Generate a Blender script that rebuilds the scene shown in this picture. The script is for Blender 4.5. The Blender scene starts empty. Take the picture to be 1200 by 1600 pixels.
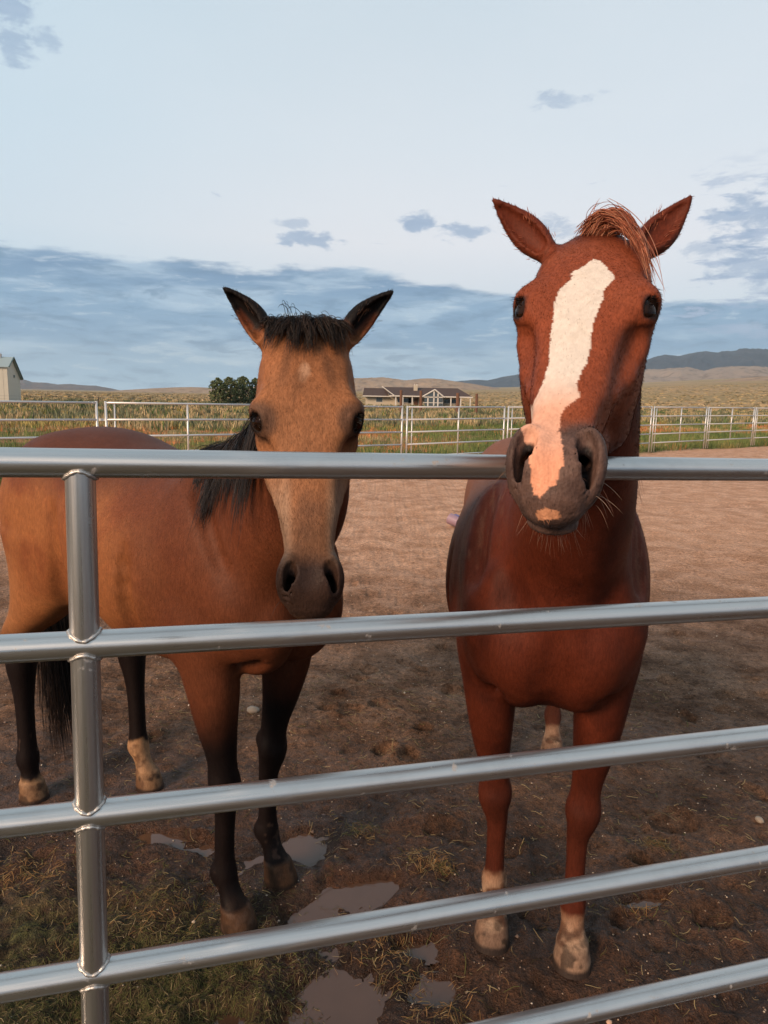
import bpy, math, random, time
import numpy as np
from mathutils import Vector, Matrix

# ================================================================ camera, sky, sun, exposure
scene = bpy.context.scene
COL = scene.collection
PITCH, ROLL, CAM_Z, FPX = math.radians(9.009), math.radians(1.1), 1.68, 1110.0     # focal length in pixels of the 1200 x 1600 photograph
_F = Vector((0, math.cos(PITCH), -math.sin(PITCH))); _R0 = Vector((1, 0, 0)); _U0 = _R0.cross(_F)
_R = math.cos(ROLL) * _R0 + math.sin(ROLL) * _U0; _U = math.cos(ROLL) * _U0 - math.sin(ROLL) * _R0
cam = bpy.data.cameras.new('camera'); cam_ob = bpy.data.objects.new('camera', cam); COL.objects.link(cam_ob)
_m = Matrix((_R, _U, -_F)).transposed().to_4x4(); _m.translation = (0, 0, CAM_Z); cam_ob.matrix_world = _m
cam.sensor_fit = 'VERTICAL'; cam.sensor_height = 36; cam.lens = 36 * FPX / 1600; cam.clip_start = .05; cam.clip_end = 40000
scene.camera = cam_ob
scene.render.resolution_x, scene.render.resolution_y = 768, 1024
scene.view_settings.view_transform = 'Standard'; scene.view_settings.look = 'None'
scene.view_settings.exposure = 0.20; scene.view_settings.gamma = 1.0
SUN_EL, SUN_AZ = math.radians(25), math.radians(220)            # azimuth clockwise from +Y: behind the camera, to the left

def px_ray(x, y): return np.array(_F + _R * ((x - 600) / FPX) + _U * ((800 - y) / FPX))
def px_ground(x, y, z=0.0):
    d = px_ray(x, y); return np.array([0, 0, CAM_Z]) + d * ((z - CAM_Z) / d[2])
def px_depth(x, y, Y): d = px_ray(x, y); return np.array([0, 0, CAM_Z]) + d * (Y / d[1])
def to_px(P):
    P = np.asarray(P, float) - [0, 0, CAM_Z]; d = P @ np.array(_F)
    return np.stack([600 + FPX * (P @ np.array(_R)) / d, 800 - FPX * (P @ np.array(_U)) / d], -1)

def lin(r, g, b):
    f = lambda c: c / 255 / 12.92 if c <= 10.3 else ((c / 255 + .055) / 1.055) ** 2.4
    return (f(r), f(g), f(b))

class Nodes:
    """Small wrapper to write node trees as code."""
    def __init__(self, tree): self.t = tree; tree.nodes.clear()
    def new(self, kind, **kw):
        n = self.t.nodes.new(kind)
        for k, v in kw.items(): setattr(n, k, v)
        return n
    def link(self, a, b): self.t.links.new(a, b)
    def put(self, sock, v):
        if isinstance(v, bpy.types.NodeSocket): self.link(v, sock)
        elif v is not None:
            if isinstance(v, (tuple, list)) and len(v) == 3 and sock.type == 'RGBA': v = (*v, 1)
            if isinstance(v, (int, float)) and sock.type == 'RGBA': v = (v, v, v, 1)
            sock.default_value = v
    def math(self, op, a, b=None, c=None, clamp=False):
        n = self.new('ShaderNodeMath', operation=op, use_clamp=clamp)
        for i, v in enumerate((a, b, c)):
            if v is not None: self.put(n.inputs[i], v)
        return n.outputs[0]
    def mix(self, f, a, b, mode='MIX'):
        n = self.new('ShaderNodeMix', data_type='RGBA', blend_type=mode); n.clamp_factor = True
        self.put(n.inputs[0], f); self.put(n.inputs[6], a); self.put(n.inputs[7], b); return n.outputs[2]
    def ramp(self, f, pts, interp='LINEAR'):
        n = self.new('ShaderNodeValToRGB'); e = n.color_ramp.elements; n.color_ramp.interpolation = interp
        while len(e) < len(pts): e.new(.5)
        for el, (p, c) in zip(e, pts):
            el.position = p; el.color = (c, c, c, 1) if not isinstance(c, (tuple, list)) else (*c[:3], 1)
        self.put(n.inputs[0], f); return n.outputs[0]
    def noise(self, vec, scale, detail=4, rough=.55, dist=0., out=0):
        n = self.new('ShaderNodeTexNoise'); self.put(n.inputs['Vector'], vec); n.inputs['Scale'].default_value = scale
        n.inputs['Detail'].default_value = detail; n.inputs['Roughness'].default_value = rough; n.inputs['Distortion'].default_value = dist
        return n.outputs[out]
    def mapping(self, vec, scale=(1, 1, 1), loc=(0, 0, 0), rot=(0, 0, 0)):
        n = self.new('ShaderNodeMapping'); self.put(n.inputs[0], vec); n.inputs[1].default_value = loc; n.inputs[2].default_value = rot; n.inputs[3].default_value = scale
        return n.outputs[0]
    def range(self, v, a, b, c=0., d=1., smooth=True):
        n = self.new('ShaderNodeMapRange', interpolation_type='SMOOTHSTEP' if smooth else 'LINEAR')
        for i, q in enumerate((v, a, b, c, d)): self.put(n.inputs[i], q)
        return n.outputs[0]

# ---- the sky: Nishita behind a thin evening veil, with a low bank of blue cloud and a few loose scraps
world = bpy.data.worlds.new('World'); scene.world = world; world.use_nodes = True
w = Nodes(world.node_tree)
tc = w.new('ShaderNodeTexCoord').outputs['Generated']
sep = w.new('ShaderNodeSeparateXYZ'); w.link(tc, sep.inputs[0]); dx, dy, dz = sep.outputs
el = w.math('MULTIPLY', w.math('ARCSINE', dz), 57.2958)                      # degrees above the horizon
az = w.math('MULTIPLY', w.math('ARCTAN2', dx, dy), 57.2958)                  # degrees right of straight ahead
sky = w.new('ShaderNodeTexSky', sky_type='NISHITA'); sky.sun_disc = False
sky.sun_elevation = SUN_EL; sky.sun_rotation = SUN_AZ; sky.altitude = 1400; sky.air_density = 1.0; sky.dust_density = 1.5; sky.ozone_density = .8
nish = w.mix(1.0, sky.outputs[0], (.13, .13, .13), 'MULTIPLY')
veil = w.ramp(w.math('DIVIDE', el, 90), [(0.0, lin(166, 194, 212)), (.07, lin(202, 210, 218)), (.13, lin(226, 225, 227)), (.20, lin(216, 223, 228)), (.34, lin(199, 214, 223)), (.50, lin(183, 202, 214)), (1.0, lin(162, 184, 202))])
soft = w.noise(w.mapping(tc, (1.2, 1.2, 3.0)), 2.2, 4, .5)
veil = w.mix(w.range(soft, .35, .7, 0, .22), veil, lin(228, 231, 234))
veil = w.mix(w.range(az, -40, 2, .6, 0.), veil, lin(184, 213, 229))
base = w.mix(.88, nish, veil)
# cloud bank
cv = w.new('ShaderNodeCombineXYZ'); w.put(cv.inputs[0], w.math('MULTIPLY', az, .060)); w.put(cv.inputs[1], w.math('MULTIPLY', el, .32)); w.put(cv.inputs[2], 3.7)
n1 = w.noise(cv.outputs[0], 1.4, 4, .6, .25)
cv2 = w.new('ShaderNodeCombineXYZ'); w.put(cv2.inputs[0], w.math('MULTIPLY', az, .17)); w.put(cv2.inputs[1], w.math('MULTIPLY', el, .80)); w.put(cv2.inputs[2], 9.1)
n2 = w.noise(cv2.outputs[0], 1.6, 5, .62, .4)
edge_n = w.noise(w.mapping(cv.outputs[0], (1.5, 1.2, 1)), 1.6, 6, .62)
fall = w.range(az, -4, 16, 0., 2.4)                                          # the bank thins out to the right
top = w.math('ADD', w.math('SUBTRACT', 9.8, fall), w.math('MULTIPLY', w.math('SUBTRACT', edge_n, .5), 2.6))
bank = w.range(w.math('SUBTRACT', el, top), -.4, .2, 1., 0.)
bank_col = w.ramp(w.math('DIVIDE', el, 14), [(0.0, lin(168, 194, 213)), (.13, lin(146, 178, 204)), (.30, lin(118, 154, 186)), (.50, lin(126, 160, 190)), (.64, lin(106, 140, 174)), (.76, lin(134, 162, 190)), (1.0, lin(160, 184, 206))])
bank_col = w.mix(w.range(n1, .46, .66, 0, .7), bank_col, lin(178, 200, 218))
bank_col = w.mix(w.range(n2, .48, .68, 0, .7), bank_col, lin(96, 130, 162))
bank_col = w.mix(w.range(n2, .30, .44, .5, 0.), bank_col, lin(196, 210, 220))
col = w.mix(w.math('MULTIPLY', bank, .95), base, bank_col)
# loose clouds above and to the right of the bank
n3 = w.noise(w.mapping(cv2.outputs[0], (1.15, 1.1, 1), (5.3, 1.7, 0)), 1.5, 5, .6, .3)
right = w.range(az, 17, 27, 0, .17)
band = w.math('MULTIPLY', w.range(el, 2.5, 6, 0, 1), w.range(el, 13.5, 17.5, 1, 0))
puff = w.range(w.math('ADD', n3, right), .64, .78)
col = w.mix(w.math('MULTIPLY', w.math('MULTIPLY', puff, band), .85), col, w.mix(n2, lin(120, 148, 182), lin(182, 194, 214)))
# small scraps of cloud seen above the bank: direction, half width and half height in degrees, density
cv3 = w.new('ShaderNodeCombineXYZ'); w.put(cv3.inputs[0], w.math('MULTIPLY', az, .42)); w.put(cv3.inputs[1], w.math('MULTIPLY', el, .95)); w.put(cv3.inputs[2], 1.3)
n4 = w.noise(cv3.outputs[0], 1.0, 5, .62, .3); scrap = None
for sx, sy, rx, ry, dn in ((480, 372, 2.7, .75, .9), (460, 350, 1.6, .5, .6), (652, 350, 1.3, .85, 1.0), (718, 364, 2.3, .65, .9), (885, 154, 2.4, .55, .6), (845, 352, 1.7, .8, .6), (8, 15, 1.8, 1.4, .8), (12, 68, 1.3, 1.2, .7), (80, 58, 1.1, .8, .6), (880, 356, 1.4, .8, .6), (1170, 345, 3.2, 1.5, .9), (1190, 420, 3.4, 1.2, .8), (1110, 388, 2.0, .6, .6)):
    q = px_ray(sx, sy); qa = math.degrees(math.atan2(q[0], q[1])); qe = math.degrees(math.asin(q[2] / np.linalg.norm(q)))
    u = w.math('POWER', w.math('DIVIDE', w.math('SUBTRACT', az, qa), rx), 2.0); v = w.math('POWER', w.math('DIVIDE', w.math('SUBTRACT', el, qe), ry), 2.0)
    d = w.math('ADD', w.math('SQRT', w.math('ADD', u, v)), w.math('MULTIPLY', w.math('SUBTRACT', .5, n4), 3.4))
    k = w.range(d, .35, 1.05, dn, 0.); scrap = k if scrap is None else w.math('MAXIMUM', scrap, k)
col = w.mix(w.math('MULTIPLY', scrap, .85), col, w.mix(n2, lin(112, 142, 176), lin(164, 182, 206)))
bg = w.new('ShaderNodeBackground'); w.put(bg.inputs[0], col); bg.inputs[1].default_value = 1.0
wo = w.new('ShaderNodeOutputWorld'); w.link(bg.outputs[0], wo.inputs[0])

sun = bpy.data.lights.new('sun', 'SUN'); sun.energy = 4.2; sun.angle = math.radians(20); sun.color = (1.0, .70, .47)
sun_ob = bpy.data.objects.new('sun', sun); COL.objects.link(sun_ob)
_d = Vector((math.sin(SUN_AZ) * math.cos(SUN_EL), math.cos(SUN_AZ) * math.cos(SUN_EL), math.sin(SUN_EL)))
sun_ob.rotation_euler = _d.to_track_quat('Z', 'Y').to_euler()

# ================================================================ helpers
rng = np.random.default_rng(7)
def tag(o, label=None, cat=None, group=None, kind=None):
    for k, v in (('label', label), ('category', cat), ('group', group), ('kind', kind)):
        if v: o[k] = v
    return o
def empty(name, loc, rz=0.):
    o = bpy.data.objects.new(name, None); o.empty_display_size = .2; COL.objects.link(o); o.location = loc; o.rotation_euler = (0, 0, rz); return o
def mesh_ob(name, V, F, mat, parent=None, smooth=False):
    me = bpy.data.meshes.new(name); V = np.asarray(V, np.float32)
    if isinstance(F, np.ndarray):
        k = F.shape[1]; me.vertices.add(len(V)); me.vertices.foreach_set('co', V.ravel())
        me.loops.add(F.size); me.loops.foreach_set('vertex_index', F.astype(np.int32).ravel())
        me.polygons.add(len(F)); me.polygons.foreach_set('loop_start', np.arange(0, F.size, k, dtype=np.int32))
        me.update(calc_edges=True)
    else: me.from_pydata(V.tolist(), [], F)
    if smooth: me.polygons.foreach_set('use_smooth', np.ones(len(me.polygons), bool))
    if mat: me.materials.append(mat)
    o = bpy.data.objects.new(name, me); COL.objects.link(o)
    if parent: o.parent = parent
    return o
def set_attr(o, name, arr, kind='FLOAT_COLOR'):
    a = o.data.attributes.new(name, kind, 'POINT'); arr = np.asarray(arr, np.float32)
    if kind == 'FLOAT_COLOR': a.data.foreach_set('color', np.concatenate([arr, np.ones((len(arr), 1), np.float32)], 1).ravel())
    elif kind == 'FLOAT': a.data.foreach_set('value', arr.ravel())
    else: a.data.foreach_set('vector', arr.ravel())
class MB:
    """Collects simple solids into one mesh."""
    def __init__(self): self.V = []; self.F = []
    def add(self, V, F):
        n = len(self.V); self.V += [tuple(v) for v in V]; self.F += [tuple(i + n for i in f) for f in F]; return self
    def box(self, lo, hi):
        x0, y0, z0 = lo; x1, y1, z1 = hi
        return self.add([(x0,y0,z0),(x1,y0,z0),(x1,y1,z0),(x0,y1,z0),(x0,y0,z1),(x1,y0,z1),(x1,y1,z1),(x0,y1,z1)],
                        [(0,3,2,1),(4,5,6,7),(0,1,5,4),(1,2,6,5),(2,3,7,6),(3,0,4,7)])
    def prism(self, poly, y0, y1):                                   # polygon in x, z pushed along y
        n = len(poly); V = [(x, y0, z) for x, z in poly] + [(x, y1, z) for x, z in poly]
        return self.add(V, [tuple(range(n)), tuple(range(2*n-1, n-1, -1))] + [(i, i+n, (i+1) % n + n, (i+1) % n) for i in range(n)])
    def tube(self, pts, rad, seg=12, caps=True):
        pts = np.asarray(pts, float); m = len(pts); rad = np.broadcast_to(np.asarray(rad, float), (m,))
        tg = np.gradient(pts, axis=0); V = []; up = np.array([0, 0, 1.]) if abs(unit(tg[0])[2]) < .9 else np.array([0, 1., 0])
        for i in range(m):
            t = unit(tg[i]); a = unit(np.cross(up, t)); b = np.cross(t, a); up = b
            V += [pts[i] + rad[i] * (a * math.cos(q) + b * math.sin(q)) for q in np.linspace(0, 2*math.pi, seg, endpoint=False)]
        F = [(i*seg+j, i*seg+(j+1) % seg, (i+1)*seg+(j+1) % seg, (i+1)*seg+j) for i in range(m-1) for j in range(seg)]
        if caps: F += [tuple(range(seg-1, -1, -1)), tuple(range((m-1)*seg, m*seg))]
        return self.add(V, F)
    def build(self, name, mat, parent=None, smooth=False): return mesh_ob(name, self.V, self.F, mat, parent, smooth)

def hash3(i, j, k, seed):
    h = (i.astype(np.int64) * 374761393 + j.astype(np.int64) * 668265263 + k.astype(np.int64) * 2147483647 + seed * 974634777) & 0xFFFFFFFF
    h = ((h ^ (h >> 13)) * 1274126177) & 0xFFFFFFFF; return ((h ^ (h >> 16)) & 0xFFFF) / 65535.0
def vnoise(P, freq, seed=0, octaves=3):
    P = np.asarray(P, float); flat = P.shape[1] == 2
    out = np.zeros(len(P)); amp = 1.; tot = 0.
    for o in range(octaves):
        q = P * freq + o * 17.3; i = np.floor(q); f = q - i; i = i.astype(np.int64); f = f * f * (3 - 2 * f); r = 0
        K = np.zeros(len(P), np.int64) if flat else i[:, 2]
        for a in (0, 1):
            for b in (0, 1):
                wgt = (f[:, 0] if a else 1 - f[:, 0]) * (f[:, 1] if b else 1 - f[:, 1]); ia, jb = i[:, 0] + a, i[:, 1] + b
                if flat: r = r + wgt * hash3(ia, jb, K, seed + o)
                else: r = r + wgt * (hash3(ia, jb, K, seed + o) * (1 - f[:, 2]) + hash3(ia, jb, K + 1, seed + o) * f[:, 2])
        out += amp * r; tot += amp; amp *= .5; freq *= 2.03
    return out / tot                                                   # 0..1
def sstep(a, b, x): t = np.clip((x - a) / (b - a), 0, 1); return t * t * (3 - 2 * t)
def in_poly(pts, poly):
    x, y = pts[:, 0], pts[:, 1]; r = np.zeros(len(pts), bool); n = len(poly)
    for i in range(n):
        (x1, y1), (x2, y2) = poly[i], poly[(i + 1) % n]
        c = ((y1 > y) != (y2 > y)) & (x < (x2 - x1) * (y - y1) / (y2 - y1 + 1e-12) + x1); r ^= c
    return r
def strands(roots, paths_fn, n, seg, width, seed):
    """Thin tapered three-sided strands; paths_fn(i) gives the points of strand i."""
    V = []; F = []; c = 0
    for i in range(n):
        p = np.asarray(paths_fn(i), float); m = len(p); tg = np.gradient(p, axis=0)
        tg /= np.linalg.norm(tg, axis=1)[:, None] + 1e-9
        ref = np.array([.31, .77, .55]); a = np.cross(tg, ref); a /= np.linalg.norm(a, axis=1)[:, None] + 1e-9; b = np.cross(tg, a)
        wd = (width if np.isscalar(width) else width[i]) * np.clip(np.minimum(np.linspace(.55, 2.6, m), np.linspace(m / 2.2, .12, m)), .1, 1)
        for q in range(3):
            V.append(p + wd[:, None] * (a * math.cos(q * 2.0944) + b * math.sin(q * 2.0944)))
        k = np.arange(m - 1)
        for q in range(3):
            q2 = (q + 1) % 3
            F.append(np.stack([c + q*m + k, c + q2*m + k, c + q2*m + k + 1, c + q*m + k + 1], 1))
        c += 3 * m
    return np.concatenate(V), np.concatenate(F)

def material(name, fn):
    m = bpy.data.materials.new(name); m.use_nodes = True; n = Nodes(m.node_tree)
    b = n.new('ShaderNodeBsdfPrincipled'); o = n.new('ShaderNodeOutputMaterial'); n.link(b.outputs[0], o.inputs[0])
    def setp(**kw):
        for k, v in kw.items(): n.put(b.inputs[k.replace('_', ' ')], v)
    def bump(h, strength, dist):
        q = n.new('ShaderNodeBump'); n.put(q.inputs['Height'], h); q.inputs['Strength'].default_value = strength; q.inputs['Distance'].default_value = dist
        n.link(q.outputs[0], b.inputs['Normal'])
    fn(n, setp, bump); return m
def tex(n, kind='Object'): return n.new('ShaderNodeTexCoord').outputs[kind]
def attr(n, name, out='Color'):
    a = n.new('ShaderNodeAttribute', attribute_name=name); return a.outputs[out]
def plain(name, col, rough=.7, var=.12, scale=8., metal=0., spec=.4):
    def fn(n, s, bump):
        v = n.noise(tex(n), scale, 5, .6)
        s(Base_Color=n.mix(v, tuple(c * (1 - var) for c in col), tuple(min(1, c * (1 + var)) for c in col)), Roughness=n.range(v, .3, .7, rough - .08, rough + .08), Metallic=metal, Specular_IOR_Level=spec)
        bump(v, .25, .01)
    return material(name, fn)

# ---------------------------------------------------------------- implicit modelling
def unit(v):
    v = np.asarray(v, float); return v / np.linalg.norm(v)

def smin(a, b, k):
    h = np.maximum(k - np.abs(a - b), 0.0) / k
    return np.minimum(a, b) - h * h * k * 0.25

def smax(a, b, k):
    return -smin(-a, -b, k)

def catmull(rows, sub):
    rows = np.asarray(rows, float); n = len(rows); out = []
    for i in range(n - 1):
        p0 = rows[max(i - 1, 0)]; p1 = rows[i]; p2 = rows[i + 1]; p3 = rows[min(i + 2, n - 1)]
        for j in range(sub):
            t = j / sub
            out.append(.5 * (2 * p1 + (p2 - p0) * t + (2 * p0 - 5 * p1 + 4 * p2 - p3) * t * t + (3 * p1 - p0 - 3 * p2 + p3) * t ** 3))
    out.append(rows[-1]); return np.array(out)

class Field:
    """A signed field made of smooth unions and carvings, in the animal's own frame."""
    def __init__(self): self.prims = []
    def _add(self, fn, lo, hi, k, op):
        self.prims.append((fn, np.asarray(lo, np.float32), np.asarray(hi, np.float32), k, op))
    def cone(self, a, b, ra, rb, k=.03, op='add'):
        a = np.asarray(a, np.float32); b = np.asarray(b, np.float32); ba = b - a; bb = float(ba @ ba) + 1e-12
        def fn(P):
            t = np.clip(((P - a) @ ba) / bb, 0, 1)
            return np.linalg.norm(P - a - t[:, None] * ba, axis=1) - (ra + (rb - ra) * t)
        r = max(ra, rb); self._add(fn, np.minimum(a, b) - r, np.maximum(a, b) + r, k, op)
    def chain(self, pts, rad, k=.02, op='add'):
        for i in range(len(pts) - 1): self.cone(pts[i], pts[i + 1], rad[i], rad[i + 1], k, op)
    def curve(self, pts, rad, k=.02, op='add'):
        q = catmull(np.concatenate([np.asarray(pts, float), np.asarray(rad, float)[:, None]], 1), 3)
        self.chain(q[:, :3], q[:, 3], k, op)
    def ell(self, c, r, M=None, k=.04, op='add'):
        c = np.asarray(c, np.float32); r = np.asarray(r, np.float32)
        M = np.eye(3, dtype=np.float32) if M is None else np.asarray(M, np.float32)   # rows are the axes
        def fn(P):
            q = ((P - c) @ M.T) / r
            k0 = np.linalg.norm(q, axis=1); k1 = np.linalg.norm(q / r, axis=1) + 1e-9
            return k0 * (k0 - 1) / k1
        e = np.abs(M.T) @ r; self._add(fn, c - e, c + e, k, op)
    def sweep(self, C, u, D, a, bu, bd, n=2.0, k=.04, op='add', cap=1.0):
        """Sections stacked along the direction u: centre C, dorsal direction D, half width a, heights bu / bd."""
        C = np.asarray(C, float); u = unit(u); D = np.asarray(D, float); D = unit(D - (D @ u) * u); W = np.cross(D, u)
        T = C @ u; o = np.argsort(T); T = T[o]; C = C[o]
        cx = C @ W; cy = C @ D; a, bu, bd = (np.asarray(q, float)[o] for q in (a, bu, bd))
        ts = np.linspace(T[0], T[-1], 160)
        tab = [np.interp(ts, T, q).astype(np.float32) for q in (cx, cy, a, bu, bd)]
        dt = ts[1] - ts[0]; u32, W32, D32 = (q.astype(np.float32) for q in (u, W, D)); t0, t1 = float(T[0]), float(T[-1])
        def fn(P):
            t = P @ u32; tc = np.clip(t, t0, t1); e = t - tc
            q = (tc - t0) / dt; i = np.minimum(q.astype(np.int32), 158); w = (q - i).astype(np.float32)
            X, Y, A, U, B = (z[i] + (z[i + 1] - z[i]) * w for z in tab)
            x = P @ W32 - X; y = P @ D32 - Y
            H = np.where(y > 0, U, B); c = np.minimum(A, H) * cap
            if n == 2.0: g = (x / A) ** 2 + (y / H) ** 2
            else: g = (np.abs(x / A) ** n + np.abs(y / H) ** n) ** (2.0 / n)
            g = np.sqrt(g + (e / c) ** 2) + 1e-6
            r = np.sqrt(x * x + y * y + e * e)
            return np.where(g > .35, r * (1 - 1 / g), (g - 1) * np.minimum(A, H)).astype(np.float32)
        ra = float(np.max(a)); ru = float(max(np.max(bu), np.max(bd)))
        ex = np.abs(W) * ra + np.abs(D) * ru + np.abs(u) * min(ra, ru) * cap
        self._add(fn, C.min(0) - ex, C.max(0) + ex, k, op)
    def value(self, P, pad=.05):
        P = np.asarray(P, np.float32); out = np.full(len(P), .6, np.float32)
        for c0 in range(0, len(P), 12000):
            Q = P[c0:c0 + 12000]; d = out[c0:c0 + 12000]; mn, mx = Q.min(0), Q.max(0); x, y, z = (np.ascontiguousarray(Q[:, i]) for i in range(3))
            for fn, lo, hi, k, op in self.prims:
                a = lo - (pad + k); b = hi + (pad + k)
                if (mn > b).any() or (mx < a).any(): continue
                m = np.nonzero((x > a[0]) & (x < b[0]) & (y > a[1]) & (y < b[1]) & (z > a[2]) & (z < b[2]))[0]
                if not len(m): continue
                v = fn(Q[m])
                d[m] = smin(d[m], v, k) if op == 'add' else smax(d[m], -v, k)
        return out
    def project(self, V, N=2, step=None):
        V = np.asarray(V, np.float32).copy(); h = 1.5e-3
        for _ in range(N):
            d = self.value(V)
            g = np.stack([self.value(V + np.eye(3, dtype=np.float32)[i] * h) - d for i in range(3)], 1) / h
            gg = np.einsum('ij,ij->i', g, g)
            s = -(d / np.maximum(gg, .25))
            mv = g * s[:, None]; ln = np.linalg.norm(mv, axis=1); mv *= np.minimum(1, (step or .008) / (ln + 1e-9))[:, None]
            V += mv
        return V
    def mesh(self, h):
        lo = np.min([p[1] for p in self.prims if p[4] == 'add'], 0) - 3 * h
        hi = np.max([p[2] for p in self.prims if p[4] == 'add'], 0) + 3 * h
        B = 4; nb = np.ceil((hi - lo) / (h * B)).astype(int)
        ci = np.stack(np.meshgrid(*[np.arange(k) for k in nb], indexing='ij'), -1).reshape(-1, 3)
        dv = self.value((lo + (ci + .5) * h * B).astype(np.float32), pad=B * h * 1.2)
        act = ci[np.abs(dv) < B * h * 1.05]
        G = np.ones(nb * B + 1, np.float32)
        ins = (dv < 0).reshape(nb)
        G[:-1, :-1, :-1][np.repeat(np.repeat(np.repeat(ins, B, 0), B, 1), B, 2)] = -1.0
        need = np.zeros(G.shape, bool); r5 = np.arange(B + 1)
        off = np.stack(np.meshgrid(r5, r5, r5, indexing='ij'), -1).reshape(-1, 3)
        idx = (act[:, None, :] * B + off[None]).reshape(-1, 3); need[idx[:, 0], idx[:, 1], idx[:, 2]] = True
        idx = np.argwhere(need)
        for s in range(0, len(idx), 600000):
            q = idx[s:s + 600000]
            G[q[:, 0], q[:, 1], q[:, 2]] = self.value((lo + q * h).astype(np.float32), pad=.02)
        return surface_nets(G, lo, h)

def surface_nets(G, lo, h):
    S = G < 0
    nx, ny, nz = [k - 1 for k in G.shape]
    cnt = np.zeros((nx, ny, nz), np.uint8)
    cs = [(i, j, k) for i in (0, 1) for j in (0, 1) for k in (0, 1)]
    for i, j, k in cs: cnt += S[i:i + nx, j:j + ny, k:k + nz]
    cells = np.argwhere((cnt > 0) & (cnt < 8))
    vid = np.full((nx, ny, nz), -1, np.int32); vid[tuple(cells.T)] = np.arange(len(cells))
    acc = np.zeros((len(cells), 3)); num = np.zeros(len(cells))
    val = {c: G[cells[:, 0] + c[0], cells[:, 1] + c[1], cells[:, 2] + c[2]] for c in cs}
    for c in cs:
        for ax in range(3):
            if c[ax]: continue
            e = list(c); e[ax] = 1; e = tuple(e)
            a, b = val[c], val[e]; m = (a < 0) != (b < 0)
            t = a[m] / (a[m] - b[m])
            p = np.tile(np.array(c, float), (m.sum(), 1)); p[:, ax] += t
            acc[m] += p; num[m] += 1
    V = lo + (cells + acc / num[:, None]) * h
    F = []
    for ax in range(3):
        o1, o2 = (ax + 1) % 3, (ax + 2) % 3
        sl0 = [slice(1, -1)] * 3; sl0[ax] = slice(0, -1)
        sl1 = [slice(1, -1)] * 3; sl1[ax] = slice(1, None)
        A = S[tuple(sl0)]; Bq = S[tuple(sl1)]
        e = np.argwhere(A != Bq); inside = A[tuple(e.T)]
        st = np.ones(3, int); st[ax] = 0; e = e + st
        def cv(d1, d2):
            q = e.copy(); q[:, o1] -= d1; q[:, o2] -= d2; return vid[q[:, 0], q[:, 1], q[:, 2]]
        q = np.stack([cv(1, 1), cv(0, 1), cv(0, 0), cv(1, 0)], 1)
        q[~inside] = q[~inside][:, ::-1]; F.append(q)
    F = np.concatenate(F); F = F[(F >= 0).all(1)]
    return V, F

def refine(V, F, mask):
    """Split the quads in mask (per face) in four; neighbours take the mid points as n-gons."""
    E = np.stack([F, np.roll(F, -1, 1)], 2); Es = np.sort(E, 2)
    key = Es[..., 0].astype(np.int64) * len(V) + Es[..., 1]
    used = np.unique(key[mask]); mid = {}
    a = used // len(V); b = used % len(V)
    base = len(V); NV = (V[a] + V[b]) / 2
    cen = V[F[mask]].mean(1); cb = base + len(used)
    V2 = np.concatenate([V, NV, cen])
    pos = np.searchsorted(used, key); pos = np.clip(pos, 0, len(used) - 1); hit = used[pos] == key
    mi = np.where(hit, base + pos, -1)
    Fm = F[mask]; Mm = mi[mask]; c = cb + np.arange(len(Fm))
    new = [np.stack([Fm[:, i], Mm[:, i], c, Mm[:, (i - 1) % 4]], 1) for i in range(4)]
    quads = np.concatenate(new); rest = F[~mask]; rm = mi[~mask]; clean = (rm < 0).all(1)
    ng = []
    for f, m in zip(rest[~clean], rm[~clean]):
        o = []
        for i in range(4):
            o.append(int(f[i]))
            if m[i] >= 0: o.append(int(m[i]))
        ng.append(o)
    return V2, rest[clean], quads, ng

# ---------------------------------------------------------------- horses
def head_frame(hs):
    A = unit(hs['A']); L = np.asarray(hs['L'], float); L = unit(L - (L @ A) * A); N = np.cross(A, L)
    return np.asarray(hs['poll'], float), np.stack([A, L, N])          # rows: along, left, dorsal

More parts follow.
